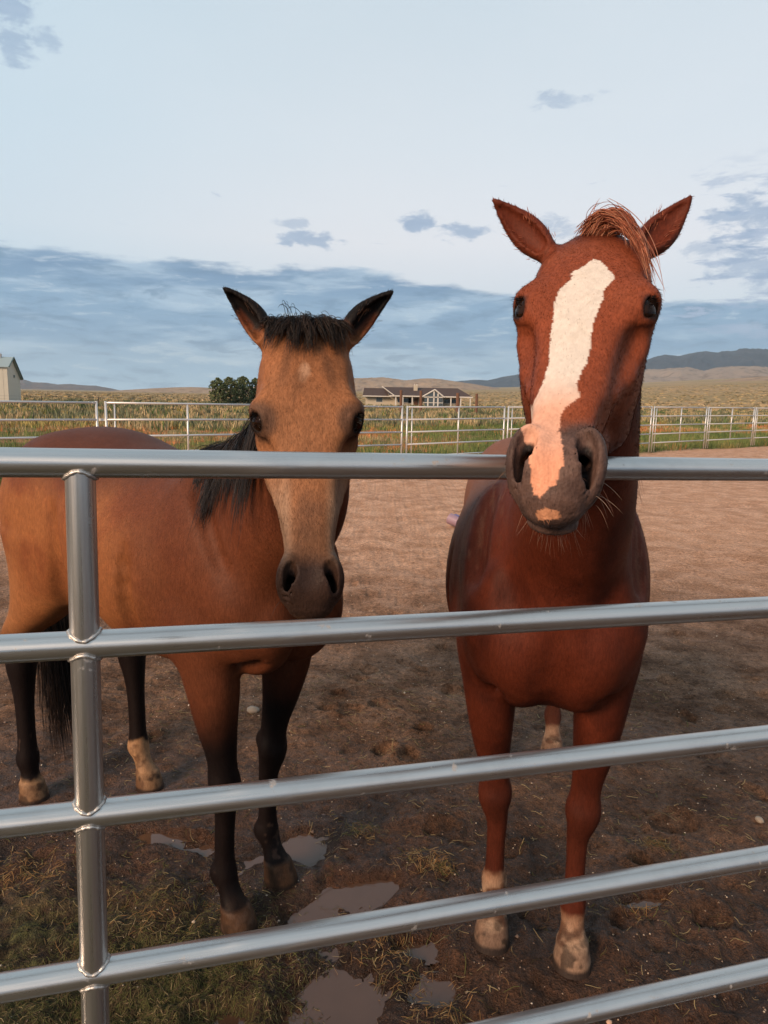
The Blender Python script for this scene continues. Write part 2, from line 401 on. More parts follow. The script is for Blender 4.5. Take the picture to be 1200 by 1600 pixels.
EYE = (.203, .0825, -.028)
def horse_field(sp):
    f = Field()
    # trunk: x, top, bottom, half width, section centre as a share of the height from the bottom
    T = catmull(sp['trunk'], 6)
    cz = T[:, 2] + (T[:, 1] - T[:, 2]) * T[:, 4]
    f.sweep(np.stack([T[:, 0], 0 * cz, cz], 1), (1, 0, 0), (0, 0, 1), T[:, 3], T[:, 1] - cz, cz - T[:, 2], n=2.15, k=.05, cap=.3)
    for s in (-1, 1):
        f.ell((-.53, s*.150, 1.22), (.27, .140, .28), k=.10)                  # haunch
        f.ell((-.40, s*.190, 1.07), (.15, .085, .15), k=.10)                  # stifle
        Ms = np.stack([unit((.42, 0, -.9)), [0, 1, 0], unit((.9, 0, .42))])
        f.ell((.43, s*.160, 1.17), (.27, .088, .145), Ms, k=.07)               # shoulder
        f.ell((.35, s*.170, .985), (.145, .088, .125), k=.055)                    # upper arm
        f.curve([(-.265, s*.302, 1.30), (-.255, s*.306, 1.18), (-.27, s*.292, 1.06), (-.31, s*.262, .97), (-.34, s*.225, .91)], [.006, .014, .018, .018, .012], k=.045, op='sub')   # flank fold
        f.ell((.575, s*.088, 1.05), (.10, .105, .14), k=.035)                  # breast
        f.ell((.50, s*.075, .94), (.11, .07, .085), k=.05)
    f.ell((.60, 0, 1.14), (.075, .075, .16), k=.04)
    f.cone((.60, 0, 1.30), (.635, 0, 1.08), .06, .05, k=.05)
    for s in (-1, 1):
        f.ell((.545, s*.175, 1.10), (.055, .050, .075), k=.05)                # point of the shoulder
        f.ell((.525, s*.138, .900), (.070, .015, .100), np.stack([[1, 0, 0], unit((0, 1, s*.25)), unit((0, -s*.25, 1))]), k=.03, op='sub')   # crease inside the arm
    f.cone((.700, 0, 1.14), (.655, 0, .92), .008, .010, k=.07, op='sub')
    for s in (-1, 1):
        f.curve([(.185, s*.312, 1.22), (.185, s*.300, 1.05), (.20, s*.262, .92), (.22, s*.21, .85)], [.006, .012, .014, .010], k=.045, op='sub')      # behind the elbow
        f.curve([(.40, s*.188, 1.44), (.49, s*.203, 1.32), (.545, s*.212, 1.22)], [.006, .010, .004], k=.06, op='sub')                             # before the shoulder blade
        f.ell((.58, s*.150, 1.16), (.045, .040, .10), k=.03)
    # neck
    hp, HM = head_frame(sp['head'])
    H = lambda s, l, n: hp + s * HM[0] + l * HM[1] + n * HM[2]
    nk = [list(H(.045, 0, -.105)) + [.078, .085, .085], list(H(-.012, 0, -.150)) + [.086, .092, .115]]
    nk += [list(r) for r in sp['neck']]
    K = catmull(nk, 6)
    f.sweep(K[:, :3], np.asarray(nk[0][:3]) - np.asarray(nk[-1][:3]), sp.get('crest', [-.35, 0, 1.]), K[:, 3], K[:, 4], K[:, 5], n=2.1, k=.06, cap=.5)
    # legs
    for lg in sp['legs']:
        fx, y, kind, top = lg['x'], lg['y'], lg['kind'], lg['top']
        ty = top[1]; m = lambda t: ty + (y - ty) * t
        if kind == 'fore':
            tx = top[0]; kx = fx - .034 + lg.get('knee', 0); g = lambda t: tx + (kx - tx) * t
            rows = [(tx-.02, ty, 1.04, .075, .115, .115), (tx-.012, ty, .92, .080, .105, .108), (g(.1), m(.2), .81, .073, .090, .090),
                    (g(.45), m(.4), .68, .058, .066, .062), (g(.85), m(.65), .575, .044, .047, .045),
                    (kx, m(.75), .515, .0445, .046, .045), (kx+.002, m(.78), .480, .0450, .047, .047), (kx-.002, m(.8), .440, .043, .042, .043),
                    (fx-.040, y, .385, .032, .030, .037), (fx-.044, y, .30, .0285, .027, .038), (fx-.046, y, .225, .0295, .028, .038),
                    (fx-.046, y, .182, .036, .034, .043), (fx-.043, y, .152, .037, .034, .043), (fx-.028, y, .122, .034, .032, .036), (fx-.012, y, .095, .038, .035, .038), (fx, y, .072, .045, .043, .045)]
        else:
            tx = top[0]
            bk = lg.get('back', 1.0)
            rows = [(tx, ty, 1.16, .10, .19, .22), (tx+.015, ty, 1.03, .098, .185, .20), (fx*.15+tx*.85, m(.15), .92, .088, .160, .155),
                    (fx*.40+tx*.60-.02, m(.35), .83, .074, .125, .115), (fx*.68+tx*.32-.055, m(.55), .755, .060, .095, .088), (fx*.9+tx*.1-.075, m(.75), .69, .051, .068, .070),
                    (fx-.086*bk, m(.9), .635, .047, .054, .064), (fx-.080*bk, y, .57, .046, .048, .060), (fx-.071*bk, y, .50, .038, .038, .046),
                    (fx-.064*bk, y, .42, .031, .031, .039), (fx-.060*bk, y, .33, .029, .029, .038), (fx-.058*bk, y, .24, .030, .030, .038),
                    (fx-.056*bk, y, .185, .037, .035, .043), (fx-.050*bk, y, .155, .038, .035, .043), (fx-.034*bk, y, .124, .034, .033, .037), (fx-.013*bk, y, .096, .038, .036, .038), (fx, y, .072, .045, .043, .045)]
        R = catmull(rows, 5); R[:, 3:] *= 1 + (lg.get('girth', 1.0) - 1) * sstep(.10, .22, R[:, 2])[:, None]
        f.sweep(R[:, :3], (0, 0, 1), (1, 0, 0), R[:, 3], R[:, 4], R[:, 5], n=2.2, k=.03, cap=.5)
        if kind == 'hind':
            f.chain([(fx*.5+tx*.5-.12, m(.4), .86), (fx-.035-.085*bk, m(.8), .675), (fx-.037-.085*bk, y, .635), (fx-.025-.075*bk, y, .56)], [.018, .016, .020, .016], k=.05)
        else:
            f.ell((fx-.082, m(.85), .505), (.020, .022, .03), k=.03)
        for s in (-1, 1):
            f.ell((fx-.016-.056*lg.get('back', 1.0), y+s*.018, .172), (.020, .017, .026), k=.025)
            f.ell((fx-.030 if kind == 'fore' else fx-.075*lg.get('back', 1.0), m(.8)+s*.026, .487 if kind == 'fore' else .60), (.024, .021, .034), k=.025)
        hr = np.array([(fx+.002, y, .080, .044, .042, .043), (fx+.006, y, .066, .048, .048, .048), (fx+.011, y, .040, .053, .056, .052), (fx+.016, y, .006, .058, .064, .055), (fx+.018, y, -.03, .060, .067, .056)])
        f.sweep(hr[:, :3], (0, 0, 1), (1, 0, 0), hr[:, 3], hr[:, 4], hr[:, 5], n=2.2, k=.012, cap=.12)
    # ---- head (s along, l left, n dorsal)
    hd = np.array([  # s, half width, top n, bottom n, centre share
        (-.015, .058, -.012, -.13, .6), (.03, .086, .002, -.165, .62), (.08, .1015, .008, -.185, .66), (.14, .1075, .011, -.195, .70), (.20, .1015, .008, -.19, .72),
        (.26, .0895, .004, -.175, .70), (.32, .0765, -.003, -.15, .66), (.38, .0655, -.006, -.128, .62), (.44, .0580, -.008, -.112, .60), (.49, .0540, -.010, -.104, .58),
        (.53, .0530, -.013, -.100, .56), (.565, .0465, -.021, -.095, .55), (.590, .036, -.034, -.088, .55)])
    hd[:, 1] *= 1 - (1 - sp.get('slim', 1.0)) * sstep(.22, .42, hd[:, 0])
    D = catmull(hd, 6); cn = D[:, 3] + (D[:, 2] - D[:, 3]) * D[:, 4]
    f.sweep(np.array([H(s, 0, c) for s, c in zip(D[:, 0], cn)]), HM[0], HM[2], D[:, 1], D[:, 2] - cn, cn - D[:, 3], n=2.65, k=.03, cap=.4)
    EL = lambda c, r, ax=None, **kw: f.ell(H(*c), r, HM if ax is None else np.stack([unit(np.asarray(a, float) @ HM) for a in ax]), **kw)
    nz = sp.get('nostril', 1.0); ho = sp.get('hole', 1.0)
    for s in (-1, 1):
        EL((.185, s*.060, -.160), (.120, .034, .100), k=.04)                       # cheek
        EL((.265, s*.058, -.130), (.080, .030, .070), k=.04)
        f.chain([H(.205, s*.050, -.262), H(.30, s*.038, -.205), H(.40, s*.026, -.150), H(.50, s*.020, -.122)], [.030, .026, .022, .018], k=.045)   # jaw bar
        EL((.085, s*.055, -.20), (.05, .03, .075), k=.04)
        EL((.197, s*.077, -.038), (.050, .0255, .040), k=.04)                       # orbit
        f.chain([H(.155, s*.086, -.016), H(.180, s*.095, -.018), H(.205, s*.095, -.020)], [.008, .0095, .008], k=.035)     # brow
        f.chain([H(.240, s*.084, -.066), H(.30, s*.074, -.066), H(.36, s*.062, -.058)], [.018, .015, .010], k=.020)   # facial crest
        EL((.120, s*.112, -.024), (.026, .010, .018), k=.03, op='sub')             # hollow above the eye
        EL((.305, s*.090, -.032), (.062, .019, .022), k=.035, op='sub')              # side of the nose
        EL((.455, s*.066, -.046), (.036, .012, .016), k=.03, op='sub')              # before the nostril
    # muzzle
    EL((.548, 0, -.058), (.046, .048, .046), k=.025)
    EL((.578, 0, -.068), (.032, .041, .030), k=.022)                               # upper lip
    EL((.548, 0, -.118), (.038, .036, .026), k=.014)                               # chin
    EL((.580, 0, -.106), (.022, .037, .014), k=.010)                               # lower lip
    for s in (-1, 1):
        EL((.528, s*.045*nz, -.034), (.044*nz, .026*nz, .034), [(.86, s*.12, -.5), (0, 1, 0), (.5, 0, .86)], k=.035)
        out = [H(*p) for p in ((.494, s*.047*nz, -.010), (.510, s*.060*nz, -.014), (.534, s*.066*nz, -.028), (.558, s*.060*nz, -.050), (.570, s*.048*nz, -.064))]
        f.curve(out, [.008, .0085, .0090, .0090, .009], k=.012)
        hole = [H(*p) for p in ((.505, s*.046*nz, -.004), (.526, s*.0485*nz, -.010), (.549, s*.0470*nz, -.026), (.566, s*.0440*nz, -.046))]
        f.curve(hole, [.0065*nz*ho, .0115*nz*ho, .0130*nz*ho, .0085*nz*ho], k=.013, op='sub')
        f.chain([H(.545, s*.046*nz, -.026), H(.520, s*.040*nz, -.042), H(.48, s*.028, -.055)], [.0125*nz, .012, .008], k=.006, op='sub')
        f.chain([H(.610, 0, -.092), H(.594, s*.026, -.094), H(.568, s*.042, -.097), H(.53, s*.051, -.095), H(.50, s*.052, -.088)], [.0035, .0035, .003, .003, .002], k=.006, op='sub')   # mouth
    # eye openings and lids
    for s in (-1, 1):
        e = np.array([EYE[0], s*EYE[1], EYE[2]]); o = unit([.10, s*.74, .66]); al = np.array([.80, -s*.1, .20]); al = unit(al - (al @ o)*o); up = unit(np.cross(o, al)) * s
        if up[0] > 0: up = -up
        P = lambda u, v, w: H(*(e + al*u + up*v + o*w))
        EL(tuple(e + o*.022), (.0225, .0165, .019), [al, up, o], k=.004, op='sub')
        f.curve([P(.026, -.004, .013), P(.014, .0130, .0205), P(0, .0180, .0225), P(-.014, .0130, .0200), P(-.026, -.003, .011)], [.004, .0055, .006, .0055, .004], k=.007)
        f.curve([P(.026, -.004, .013), P(.014, -.0150, .0180), P(0, -.0190, .0180), P(-.014, -.0150, .0165), P(-.026, -.003, .011)], [.004, .004, .0042, .004, .004], k=.007)
    # ears
    for er in sp['ears']:
        b = np.array(er['base']); t = np.array(er['tip']); o = unit(er['open'])          # in the head frame
        ax = unit(t - b); o = unit(o - (o @ ax) * ax); Ln = np.linalg.norm(t - b)
        ew = er.get('width', .80)
        prof = np.array([(-.15, .024, .022), (.0, .027, .026), (.12, .033, .029), (.28, .0385, .026), (.45, .038, .021), (.62, .0315, .016), (.80, .0205, .012), (.93, .011, .009), (1.0, .005, .006)])
        prof[:, 1] *= ew; prof[:, 2] *= .5 + .5 * ew
        Q = catmull(prof, 4); bend = er.get('bend', .0)
        cc = lambda q: -.014*math.sin(math.pi*max(q, 0)) + bend*q*q
        f.sweep(np.array([H(*(b + ax*q[0]*Ln + o*cc(q[0]))) for q in Q]), ax @ HM, o @ HM, Q[:, 1], Q[:, 2], Q[:, 2]*1.05, n=2.1, k=.018, cap=.8)
        q2 = Q[(Q[:, 0] > .08) & (Q[:, 0] < .88)]
        f.sweep(np.array([H(*(b + ax*q[0]*Ln + o*(cc(q[0]) + q[2]*.55))) for q in q2]), ax @ HM, o @ HM, np.maximum(q2[:, 1]*.78 - .006, .003), q2[:, 2]*1.2, np.maximum(q2[:, 2]*er.get('depth', .80)-.001, .003), n=2.0, k=.006, op='sub', cap=.6)
    return f, hp, HM

def smooth_verts(V, F, mask, it):
    E = np.concatenate([F[:, [i, (i + 1) % 4]] for i in range(4)]); E = np.concatenate([E, E[:, ::-1]])
    deg = np.bincount(E[:, 0], minlength=len(V)).astype(float)
    for _ in range(it):
        S = np.stack([np.bincount(E[:, 0], weights=V[E[:, 1], i], minlength=len(V)) for i in range(3)], 1) / np.maximum(deg, 1)[:, None]
        V = np.where((mask & (deg > 1))[:, None], V + .6 * (S - V), V)
    return V

def horse_mesh(sp, h=.0062):
    f, hp, HM = horse_field(sp)
    V, F = f.mesh(h)
    V = f.project(V, 1)
    loc = (V - hp) @ HM.T
    head = (loc[:, 0] > -.2) & (loc[:, 0] < .68) & (np.abs(loc[:, 1]) < .2) & (loc[:, 2] > -.26) & (loc[:, 2] < .2)
    low = V[:, 2] < .1
    V = smooth_verts(V, F, ~head & ~low, 4)
    V = smooth_verts(V, F, head, 1)
    c = (V[F].mean(1) - hp) @ HM.T
    m = (c[:, 0] > -.17) & (c[:, 0] < .66) & (np.abs(c[:, 1]) < .185) & (c[:, 2] > -.13) & (c[:, 2] < .15)
    m &= ((c[:, 0] > .45) | ((np.abs(c[:, 1]) > .055) & (c[:, 0] > .14) & (c[:, 0] < .27) & (c[:, 2] > -.1)) | (c[:, 0] < .06) | ((c[:, 2] > -.045) & (np.abs(c[:, 1]) < .09)))
    V, rest, quads, ng = refine(V, F, m); i0 = np.unique(quads); V[i0] = f.project(V[i0], 2, step=.003)
    loc = (V - hp) @ HM.T; ear = (loc[:, 0] < .01) & (np.abs(loc[:, 1]) > .095) & (loc[:, 2] > -.1) & (loc[:, 2] < .15) & (loc[:, 0] > -.2)
    V = smooth_verts(V, quads, ear, 3)
    nos = (loc[:, 0] > .49) & (loc[:, 0] < .585) & (np.abs(loc[:, 1]) > .022) & (loc[:, 2] > -.075)
    V = smooth_verts(V, quads, nos, 3)
    V[:, 2] = np.maximum(V[:, 2], .0)
    return V, rest.tolist() + ng + quads.tolist(), hp, HM

FUZZ = 300000
TRUNK = [(-.835, 1.25, 1.16, .04, .5), (-.80, 1.36, 1.05, .13, .55), (-.74, 1.44, .98, .195, .55), (-.63, 1.51, .95, .248, .55), (-.48, 1.555, .94, .275, .56), (-.30, 1.55, .90, .285, .52), (-.12, 1.505, .84, .31, .48),
         (.06, 1.475, .785, .325, .46), (.22, 1.485, .775, .305, .45), (.34, 1.515, .79, .262, .44), (.44, 1.50, .83, .225, .45), (.54, 1.40, .88, .19, .46), (.62, 1.27, .94, .13, .5), (.655, 1.18, 1.0, .06, .5)]
def to_local(P, O, h):
    P = np.asarray(P, float); d = P[:2] - np.asarray(O); l = np.array([-h[1], h[0]])
    return np.array([d @ h, d @ l, P[2]])
def dir_local(v, h):
    l = np.array([-h[1], h[0]]); return np.array([v[0]*h[0]+v[1]*h[1], v[0]*l[0]+v[1]*l[1], v[2]])
ch_h = unit((-.17, -.985)); ch_O = np.array([.546, 2.35])
bk_h = unit((.784, -.621)); bk_O = np.array([-.729, 2.416])
CH = dict(O=ch_O, h=ch_h, trunk=TRUNK, nostril=.85, hole=.86, slim=.93,
    head=dict(poll=to_local((.373, 1.34, 1.985), ch_O, ch_h), A=dir_local((-.262, -.678, -.688), ch_h), L=dir_local((.9379, -.3459, -.0257), ch_h)),
    neck=[tuple(to_local((.43, 1.53, 1.66), ch_O, ch_h)) + (.106, .165, .15), tuple(to_local((.47, 1.75, 1.42), ch_O, ch_h)) + (.145, .22, .20), (.42, 0, 1.24, .165, .25, .22), (.30, 0, 1.16, .17, .26, .2)],
    legs=[dict(x=.370, y=-.12, kind='fore', top=(.40, -.165)), dict(x=.415, y=.121, kind='fore', top=(.40, .165)),
          dict(x=-.72, y=-.14, kind='hind', top=(-.46, -.175)), dict(x=-.90, y=.136, kind='hind', top=(-.54, .175))],
    ears=[dict(base=(.014, -.088, -.030), tip=(-.045, -.192, .045), open=(.5, -.3, .8), depth=.35), dict(base=(.014, .082, -.030), tip=(-.078, .152, .012), open=(.35, .35, .85), depth=.35)])
BK = dict(O=bk_O, h=bk_h, trunk=[(a if a > -.4 else -.4 + (a + .4) * 1.14, b, c+.035, d, e) for a, b, c, d, e in TRUNK], nostril=.82, hole=.70,
    head=dict(poll=to_local((-.1721, 1.54, 1.8287), bk_O, bk_h), A=dir_local((.0581, -.3526, -.934), bk_h), L=dir_local((.9915, .1292, .0129), bk_h)),
    neck=[tuple(to_local((-.20, 1.80, 1.49), bk_O, bk_h)) + (.104, .135, .15), tuple(to_local((-.31, 1.99, 1.34), bk_O, bk_h)) + (.145, .19, .20), (.42, 0, 1.22, .165, .25, .22), (.30, 0, 1.16, .17, .26, .2)],
    legs=[dict(x=.452, y=-.121, kind='fore', top=(.40, -.165)), dict(x=.388, y=.12, kind='fore', top=(.40, .165)),
          dict(x=-.773, y=-.186, kind='hind', top=(-.53, -.180), back=.25, girth=1.16), dict(x=-.482, y=.172, kind='hind', top=(-.46, .175), girth=1.12)],
    ears=[dict(base=(.014, -.086, -.030), tip=(-.083, -.169, .002), open=(.35, -.6, .7)), dict(base=(.014, .086, -.030), tip=(-.080, .186, .010), open=(.35, .6, .7))])

# ================================================================ ground
FENCE_GAP = lambda x: 28.3 - .0142 * x                            # rail spacing of the far panels in photo pixels: linear along a straight fence
def far_joint(x):
    D = FPX * .31 / FENCE_GAP(x); p = px_depth(x, 630, D); return np.array([p[0], D])
JX = [160, 411, 634, 793, 915, 1022, 1107.5, 1181.5, 1247]
JOINTS = [far_joint(x) for x in JX]
_d0 = unit(JOINTS[0] - JOINTS[1]); JOINTS = [JOINTS[0] + _d0 * 7.32, JOINTS[0] + _d0 * 3.66] + JOINTS
_d1 = unit(JOINTS[-1] - JOINTS[-2]); JOINTS += [JOINTS[-1] + _d1 * 3.9 * k for k in (1, 2)]
JA = np.array(JOINTS)
FDIR = unit(JA[-1] - JA[0]); FNRM = np.array([-FDIR[1], FDIR[0]])
def beyond(x, y):                                                 # metres past the far fence
    fx = np.interp(x, JA[:, 0], JA[:, 1]); return (y - fx) * abs(FNRM[1])

PUDDLES = [  # centre px, radii in metres, turn
    ((520, 1415), (.27, .15), .5), ((590, 1382), (.14, .07), .3), ((675, 1545), (.075, .055), .2), ((515, 1560), (.16, .13), .4), ((345, 1592), (.09, .05), .2), ((455, 1335), (.22, .14), .9),
    ((280, 1310), (.20, .045), -.3), ((645, 1478), (.07, .035), .1), ((1010, 1405), (.10, .03), .3)]
PUD = [(px_ground(*c)[:2], r, a) for c, r, a in PUDDLES]
HOOVES = []                                                       # filled from the horses' feet
PRINTS = [(705, 1078), (655, 1045), (560, 1062), (510, 1108), (660, 1140), (600, 1170), (1045, 1067), (1140, 1085), (1190, 1085), (1075, 1120), (1130, 1110), (640, 1180), (530, 1085), (1000, 1350),
          (1110, 1430), (800, 1330), (690, 1290), (240, 1150), (130, 1120), (860, 1010), (620, 960), (1060, 990), (1150, 960), (690, 1010), (1180, 1240), (1040, 1290), (980, 1440), (1080, 1360)]
def print_list():
    out = [(px_ground(x, y)[:2], rng.uniform(0, 6.28), rng.uniform(.045, .06), rng.uniform(.032, .050)) for x, y in PRINTS]
    for _ in range(260):
        x, y = rng.uniform(-4.5, 5.5), rng.uniform(2.3, 12) ** 1.0
        out.append((np.array([x, y]), rng.uniform(0, 6.28), rng.uniform(.045, .065), rng.uniform(.016, .036)))
    return out
PRINT = print_list()

def terrain(x, y):
    """Land beyond the pen: flat to the house, then rising slowly, more to the right."""
    r = np.hypot(x, y); a = np.degrees(np.arctan2(x, y))
    k = np.interp(a, [-40, -20, -12, 0, 12, 20, 27, 40], [.0035, .0040, .0050, .013, .020, .030, .0365, .040])
    z = np.maximum(r - 230, 0) ** 1.15 / (2600 ** .15) * k
    z = z + 1.5 * sstep(60, 500, r) * (vnoise(np.stack([x, y], 1), .012, 31, 3) - .5)
    return z
def ground_z(x, y):
    x = np.asarray(x, float); y = np.asarray(y, float); P = np.stack([x, y], 1)
    z = terrain(x, y)
    bf = beyond(x, y); pen = 1 - sstep(-.6, .8, bf)
    m = y < 40
    if m.any():
        Q = P[m]; qy = Q[:, 1]
        mud = 1 - sstep(2.0, 3.6, qy + .35 * (vnoise(Q, 1.3, 5) - .5))
        churn = (vnoise(Q, 5.5, 1, 4) - .5) * .085 + (vnoise(Q, 17, 2, 3) - .5) * .042 + np.abs(vnoise(Q, 34, 8, 2) - .5) * .030 + (vnoise(Q, 80, 12, 2) - .5) * .008
        dry = (vnoise(Q, 1.1, 3, 3) - .5) * .06 + (vnoise(Q, 7, 4, 3) - .5) * .036 + (vnoise(Q, 30, 9, 2) - .5) * .018
        zz = churn * mud + dry * (1 - mud)
        for c, a, r, dp in PRINT:
            dx = Q[:, 0] - c[0]; dy = Q[:, 1] - c[1]; near = (np.abs(dx) < .2) & (np.abs(dy) < .2)
            if not near.any(): continue
            u = (dx[near] * math.cos(a) + dy[near] * math.sin(a)) / (r * 1.1); v = (-dx[near] * math.sin(a) + dy[near] * math.cos(a)) / r
            d = np.sqrt(u * u + v * v) + .55 * (vnoise(Q[near], 22, 77, 2) - .5)
            zz[near] += -dp * (1 - sstep(.70, 1.08, d)) * (.62 + .5 * np.clip(u, -.9, .9)) + dp * .40 * np.exp(-((d - 1.22) / .17) ** 2) * sstep(.5, -.8, u)
        for c, r, a in PUD:
            dx = Q[:, 0] - c[0]; dy = Q[:, 1] - c[1]
            u = (dx * math.cos(a) + dy * math.sin(a)) / r[0]; v = (-dx * math.sin(a) + dy * math.cos(a)) / r[1]
            d = np.sqrt(u * u + v * v) + .55 * (vnoise(Q, 9, 21, 3) - .5)
            k = 1 - sstep(.55, 1.25, d); zz = zz * (1 - .42 * k) - .034 * k
        for hx, hy in HOOVES:
            d = np.hypot(Q[:, 0] - hx, Q[:, 1] - hy)
            k = 1 - sstep(.07, .16, d); zz = zz * (1 - k) + .010 * k + .014 * np.exp(-((d - .125) / .025) ** 2) * (qy < 2.6)
        z = z.copy(); z[m] += zz * pen[m] + (1 - pen[m]) * ((vnoise(Q, .5, 6, 3) - .5) * .3)
    return z

def graded(lo, hi, step, a, b, g):
    c = list(np.arange(a, b, step)); s = step; v = c[-1]
    while v < hi: s *= g; v += s; c.append(v)
    s = step; v = c[0]; pre = []
    while v > lo: s *= g; v -= s; pre.append(v)
    return np.array(pre[::-1] + c)
def build_ground():
    xs = graded(-16000, 16000, .0125, -1.55, 1.75, 1.045); ys = graded(-60, 16000, .0115, .95, 4.3, 1.035)
    X, Y = np.meshgrid(xs, ys); x, y = X.ravel(), Y.ravel(); z = ground_z(x, y)
    nx, ny = len(xs), len(ys); i = np.arange(nx * ny).reshape(ny, nx)
    F = np.stack([i[:-1, :-1].ravel(), i[:-1, 1:].ravel(), i[1:, 1:].ravel(), i[1:, :-1].ravel()], 1)
    bf = beyond(x, y); P = np.stack([x, y], 1)
    wob = .9 * (vnoise(P, .8, 41, 3) - .5)
    wet = (1 - sstep(2.1, 4.0, y + wob * 1.5)) * (bf < 0)
    damp = (1 - sstep(3.2, 9.5, y + wob * 3)) * (bf < 0)
    litter = (1 - sstep(-.38, -.22, x + .25 * (y - 1.7) + .3 * (vnoise(P, 3, 42, 3) - .5))) * (1 - sstep(1.9, 2.3, y + .25 * (vnoise(P, 4, 43) - .5)))
    field = sstep(-.3, .7, bf + 1.2 * (vnoise(P, .9, 44) - .5)); far = sstep(25, 95, bf + 30 * (vnoise(P, .03, 45) - .5))
    pud = np.zeros(len(x))
    near = y < 4; nzp = vnoise(P[near], 6, 46, 3)
    for c, r, a in PUD:
        dx = x[near] - c[0]; dy = y[near] - c[1]
        u = (dx * math.cos(a) + dy * math.sin(a)) / r[0]; v = (-dx * math.sin(a) + dy * math.cos(a)) / r[1]
        pud[near] = np.maximum(pud[near], 1 - sstep(.9, 2.3, np.sqrt(u*u + v*v) + .9 * (nzp - .5)))
    o = mesh_ob('ground', np.stack([x, y, z], 1), F, M['ground'], smooth=True)
    set_attr(o, 'wet', np.stack([wet, damp, litter], 1)); set_attr(o, 'zone', np.stack([field, far, pud], 1))
    tag(o, kind='structure'); return o

def mat_ground(n, s, bump):
    p = n.new('ShaderNodeNewGeometry').outputs['Position']
    a = n.new('ShaderNodeSeparateColor'); n.link(attr(n, 'wet'), a.inputs[0]); wet, damp, litter = a.outputs
    b = n.new('ShaderNodeSeparateColor'); n.link(attr(n, 'zone'), b.inputs[0]); field, far, pud = b.outputs
    g1 = n.noise(p, 3.0, 6, .62); g2 = n.noise(p, 26, 5, .65); g3 = n.noise(p, 150, 3, .6); g0 = n.noise(p, .35, 5, .55)
    dry = n.mix(n.range(g1, .3, .7), (.34, .178, .106), (.60, .350, .222)); dry = n.mix(n.range(g0, .35, .7, 0, .7), dry, (.52, .292, .178))
    mid = n.mix(n.range(g1, .3, .7), (.076, .040, .024), (.205, .116, .070))
    mud = n.mix(n.range(g1, .3, .7), (.016, .0075, .0042), (.080, .037, .0195))
    c = n.mix(damp, dry, mid); c = n.mix(n.math('MULTIPLY', wet, n.range(g1, .25, .6, .7, 1.)), c, mud)
    lit = n.mix(n.range(g2, .35, .65), (.018, .018, .007), (.078, .076, .026)); c = n.mix(n.math('MULTIPLY', litter, n.range(n.noise(p, 7, 4, .6), .35, .6, .25, 1.)), c, lit)
    g4 = n.noise(p, 62, 4, .7)
    c = n.mix(n.range(g4, .34, .48, .85, 0), c, n.mix(1.0, c, (.36, .33, .31), 'MULTIPLY')); c = n.mix(n.range(g4, .54, .66, 0, .6), c, n.mix(1.0, c, (1.55, 1.5, 1.45), 'MULTIPLY'))  # dark low spots paint small crumb shadows into the soil colour
    # sand grains and grit, with crumb shadows painted in as dark speckle
    c = n.mix(n.range(g2, .50, .68, 0, .6), c, n.mix(1.0, c, (1.7, 1.65, 1.6), 'MULTIPLY')); c = n.mix(n.range(g2, .32, .48, .75, 0), c, n.mix(1.0, c, (.42, .39, .37), 'MULTIPLY'))
    c = n.mix(n.range(g3, .56, .70, 0, .75), c, n.mix(1.0, c, (2.6, 2.5, 2.4), 'MULTIPLY'))
    c = n.mix(n.range(g3, .30, .45, .7, 0), c, n.mix(.6, c, (.02, .013, .010)))
    vo = n.new('ShaderNodeTexVoronoi', feature='F1'); n.link(p, vo.inputs['Vector']); vo.inputs['Scale'].default_value = 95
    grit = n.math('MULTIPLY', n.range(vo.outputs['Distance'], .10, .2, 1., 0.), n.range(n.noise(p, 40, 2, .5), .56, .62))
    c = n.mix(n.math('MULTIPLY', grit, n.range(pud, 0, .5, .6, 0)), c, n.mix(.35, n.mix(1.0, c, (2.6, 2.5, 2.4), 'MULTIPLY'), (.36, .28, .20)))
    fld = n.mix(n.noise(p, 1.1, 5, .6), (.085, .085, .030), (.26, .185, .075)); fld = n.mix(n.range(n.noise(p, .33, 4, .6), .52, .66), fld, (.34, .17, .09))
    pl = n.mix(n.noise(p, .05, 8, .65), (.165, .122, .055), (.40, .285, .145)); pl = n.mix(n.range(n.noise(p, .45, 5, .7), .5, .62, 0, .75), pl, (.095, .085, .042))
    pl = n.mix(n.range(n.noise(p, .0035, 5, .6), .45, .62, 0, .55), pl, (.36, .24, .135))
    c = n.mix(field, c, fld); c = n.mix(far, c, pl)
    s(Base_Color=c, Specular_IOR_Level=n.range(wet, 0, 1, .08, .26))
    rr = n.range(g1, .3, .62, .95, .55); wetr = n.range(n.noise(p, 9, 4, .6), .36, .62, .62, .28)
    r = n.mix(wet, rr, wetr); r = n.mix(pud, r, .16); r = n.mix(litter, r, .85); r = n.mix(field, r, .95)
    s(Roughness=r)
    h = n.math('ADD', n.math('MULTIPLY', g2, .6), n.math('MULTIPLY', g3, .35)); h = n.math('ADD', h, n.math('MULTIPLY', grit, .4))
    h = n.math('ADD', h, n.math('MULTIPLY', g4, .5)); bump(h, 1.0, .030)
def mat_water(n, s, bump):
    p = n.new('ShaderNodeNewGeometry').outputs['Position']
    s(Base_Color=n.mix(n.noise(p, 6, 4, .6), (.070, .034, .019), (.110, .056, .032)), Roughness=.03, Specular_IOR_Level=.5)
    bump(n.noise(p, 14, 3, .5), .05, .01)

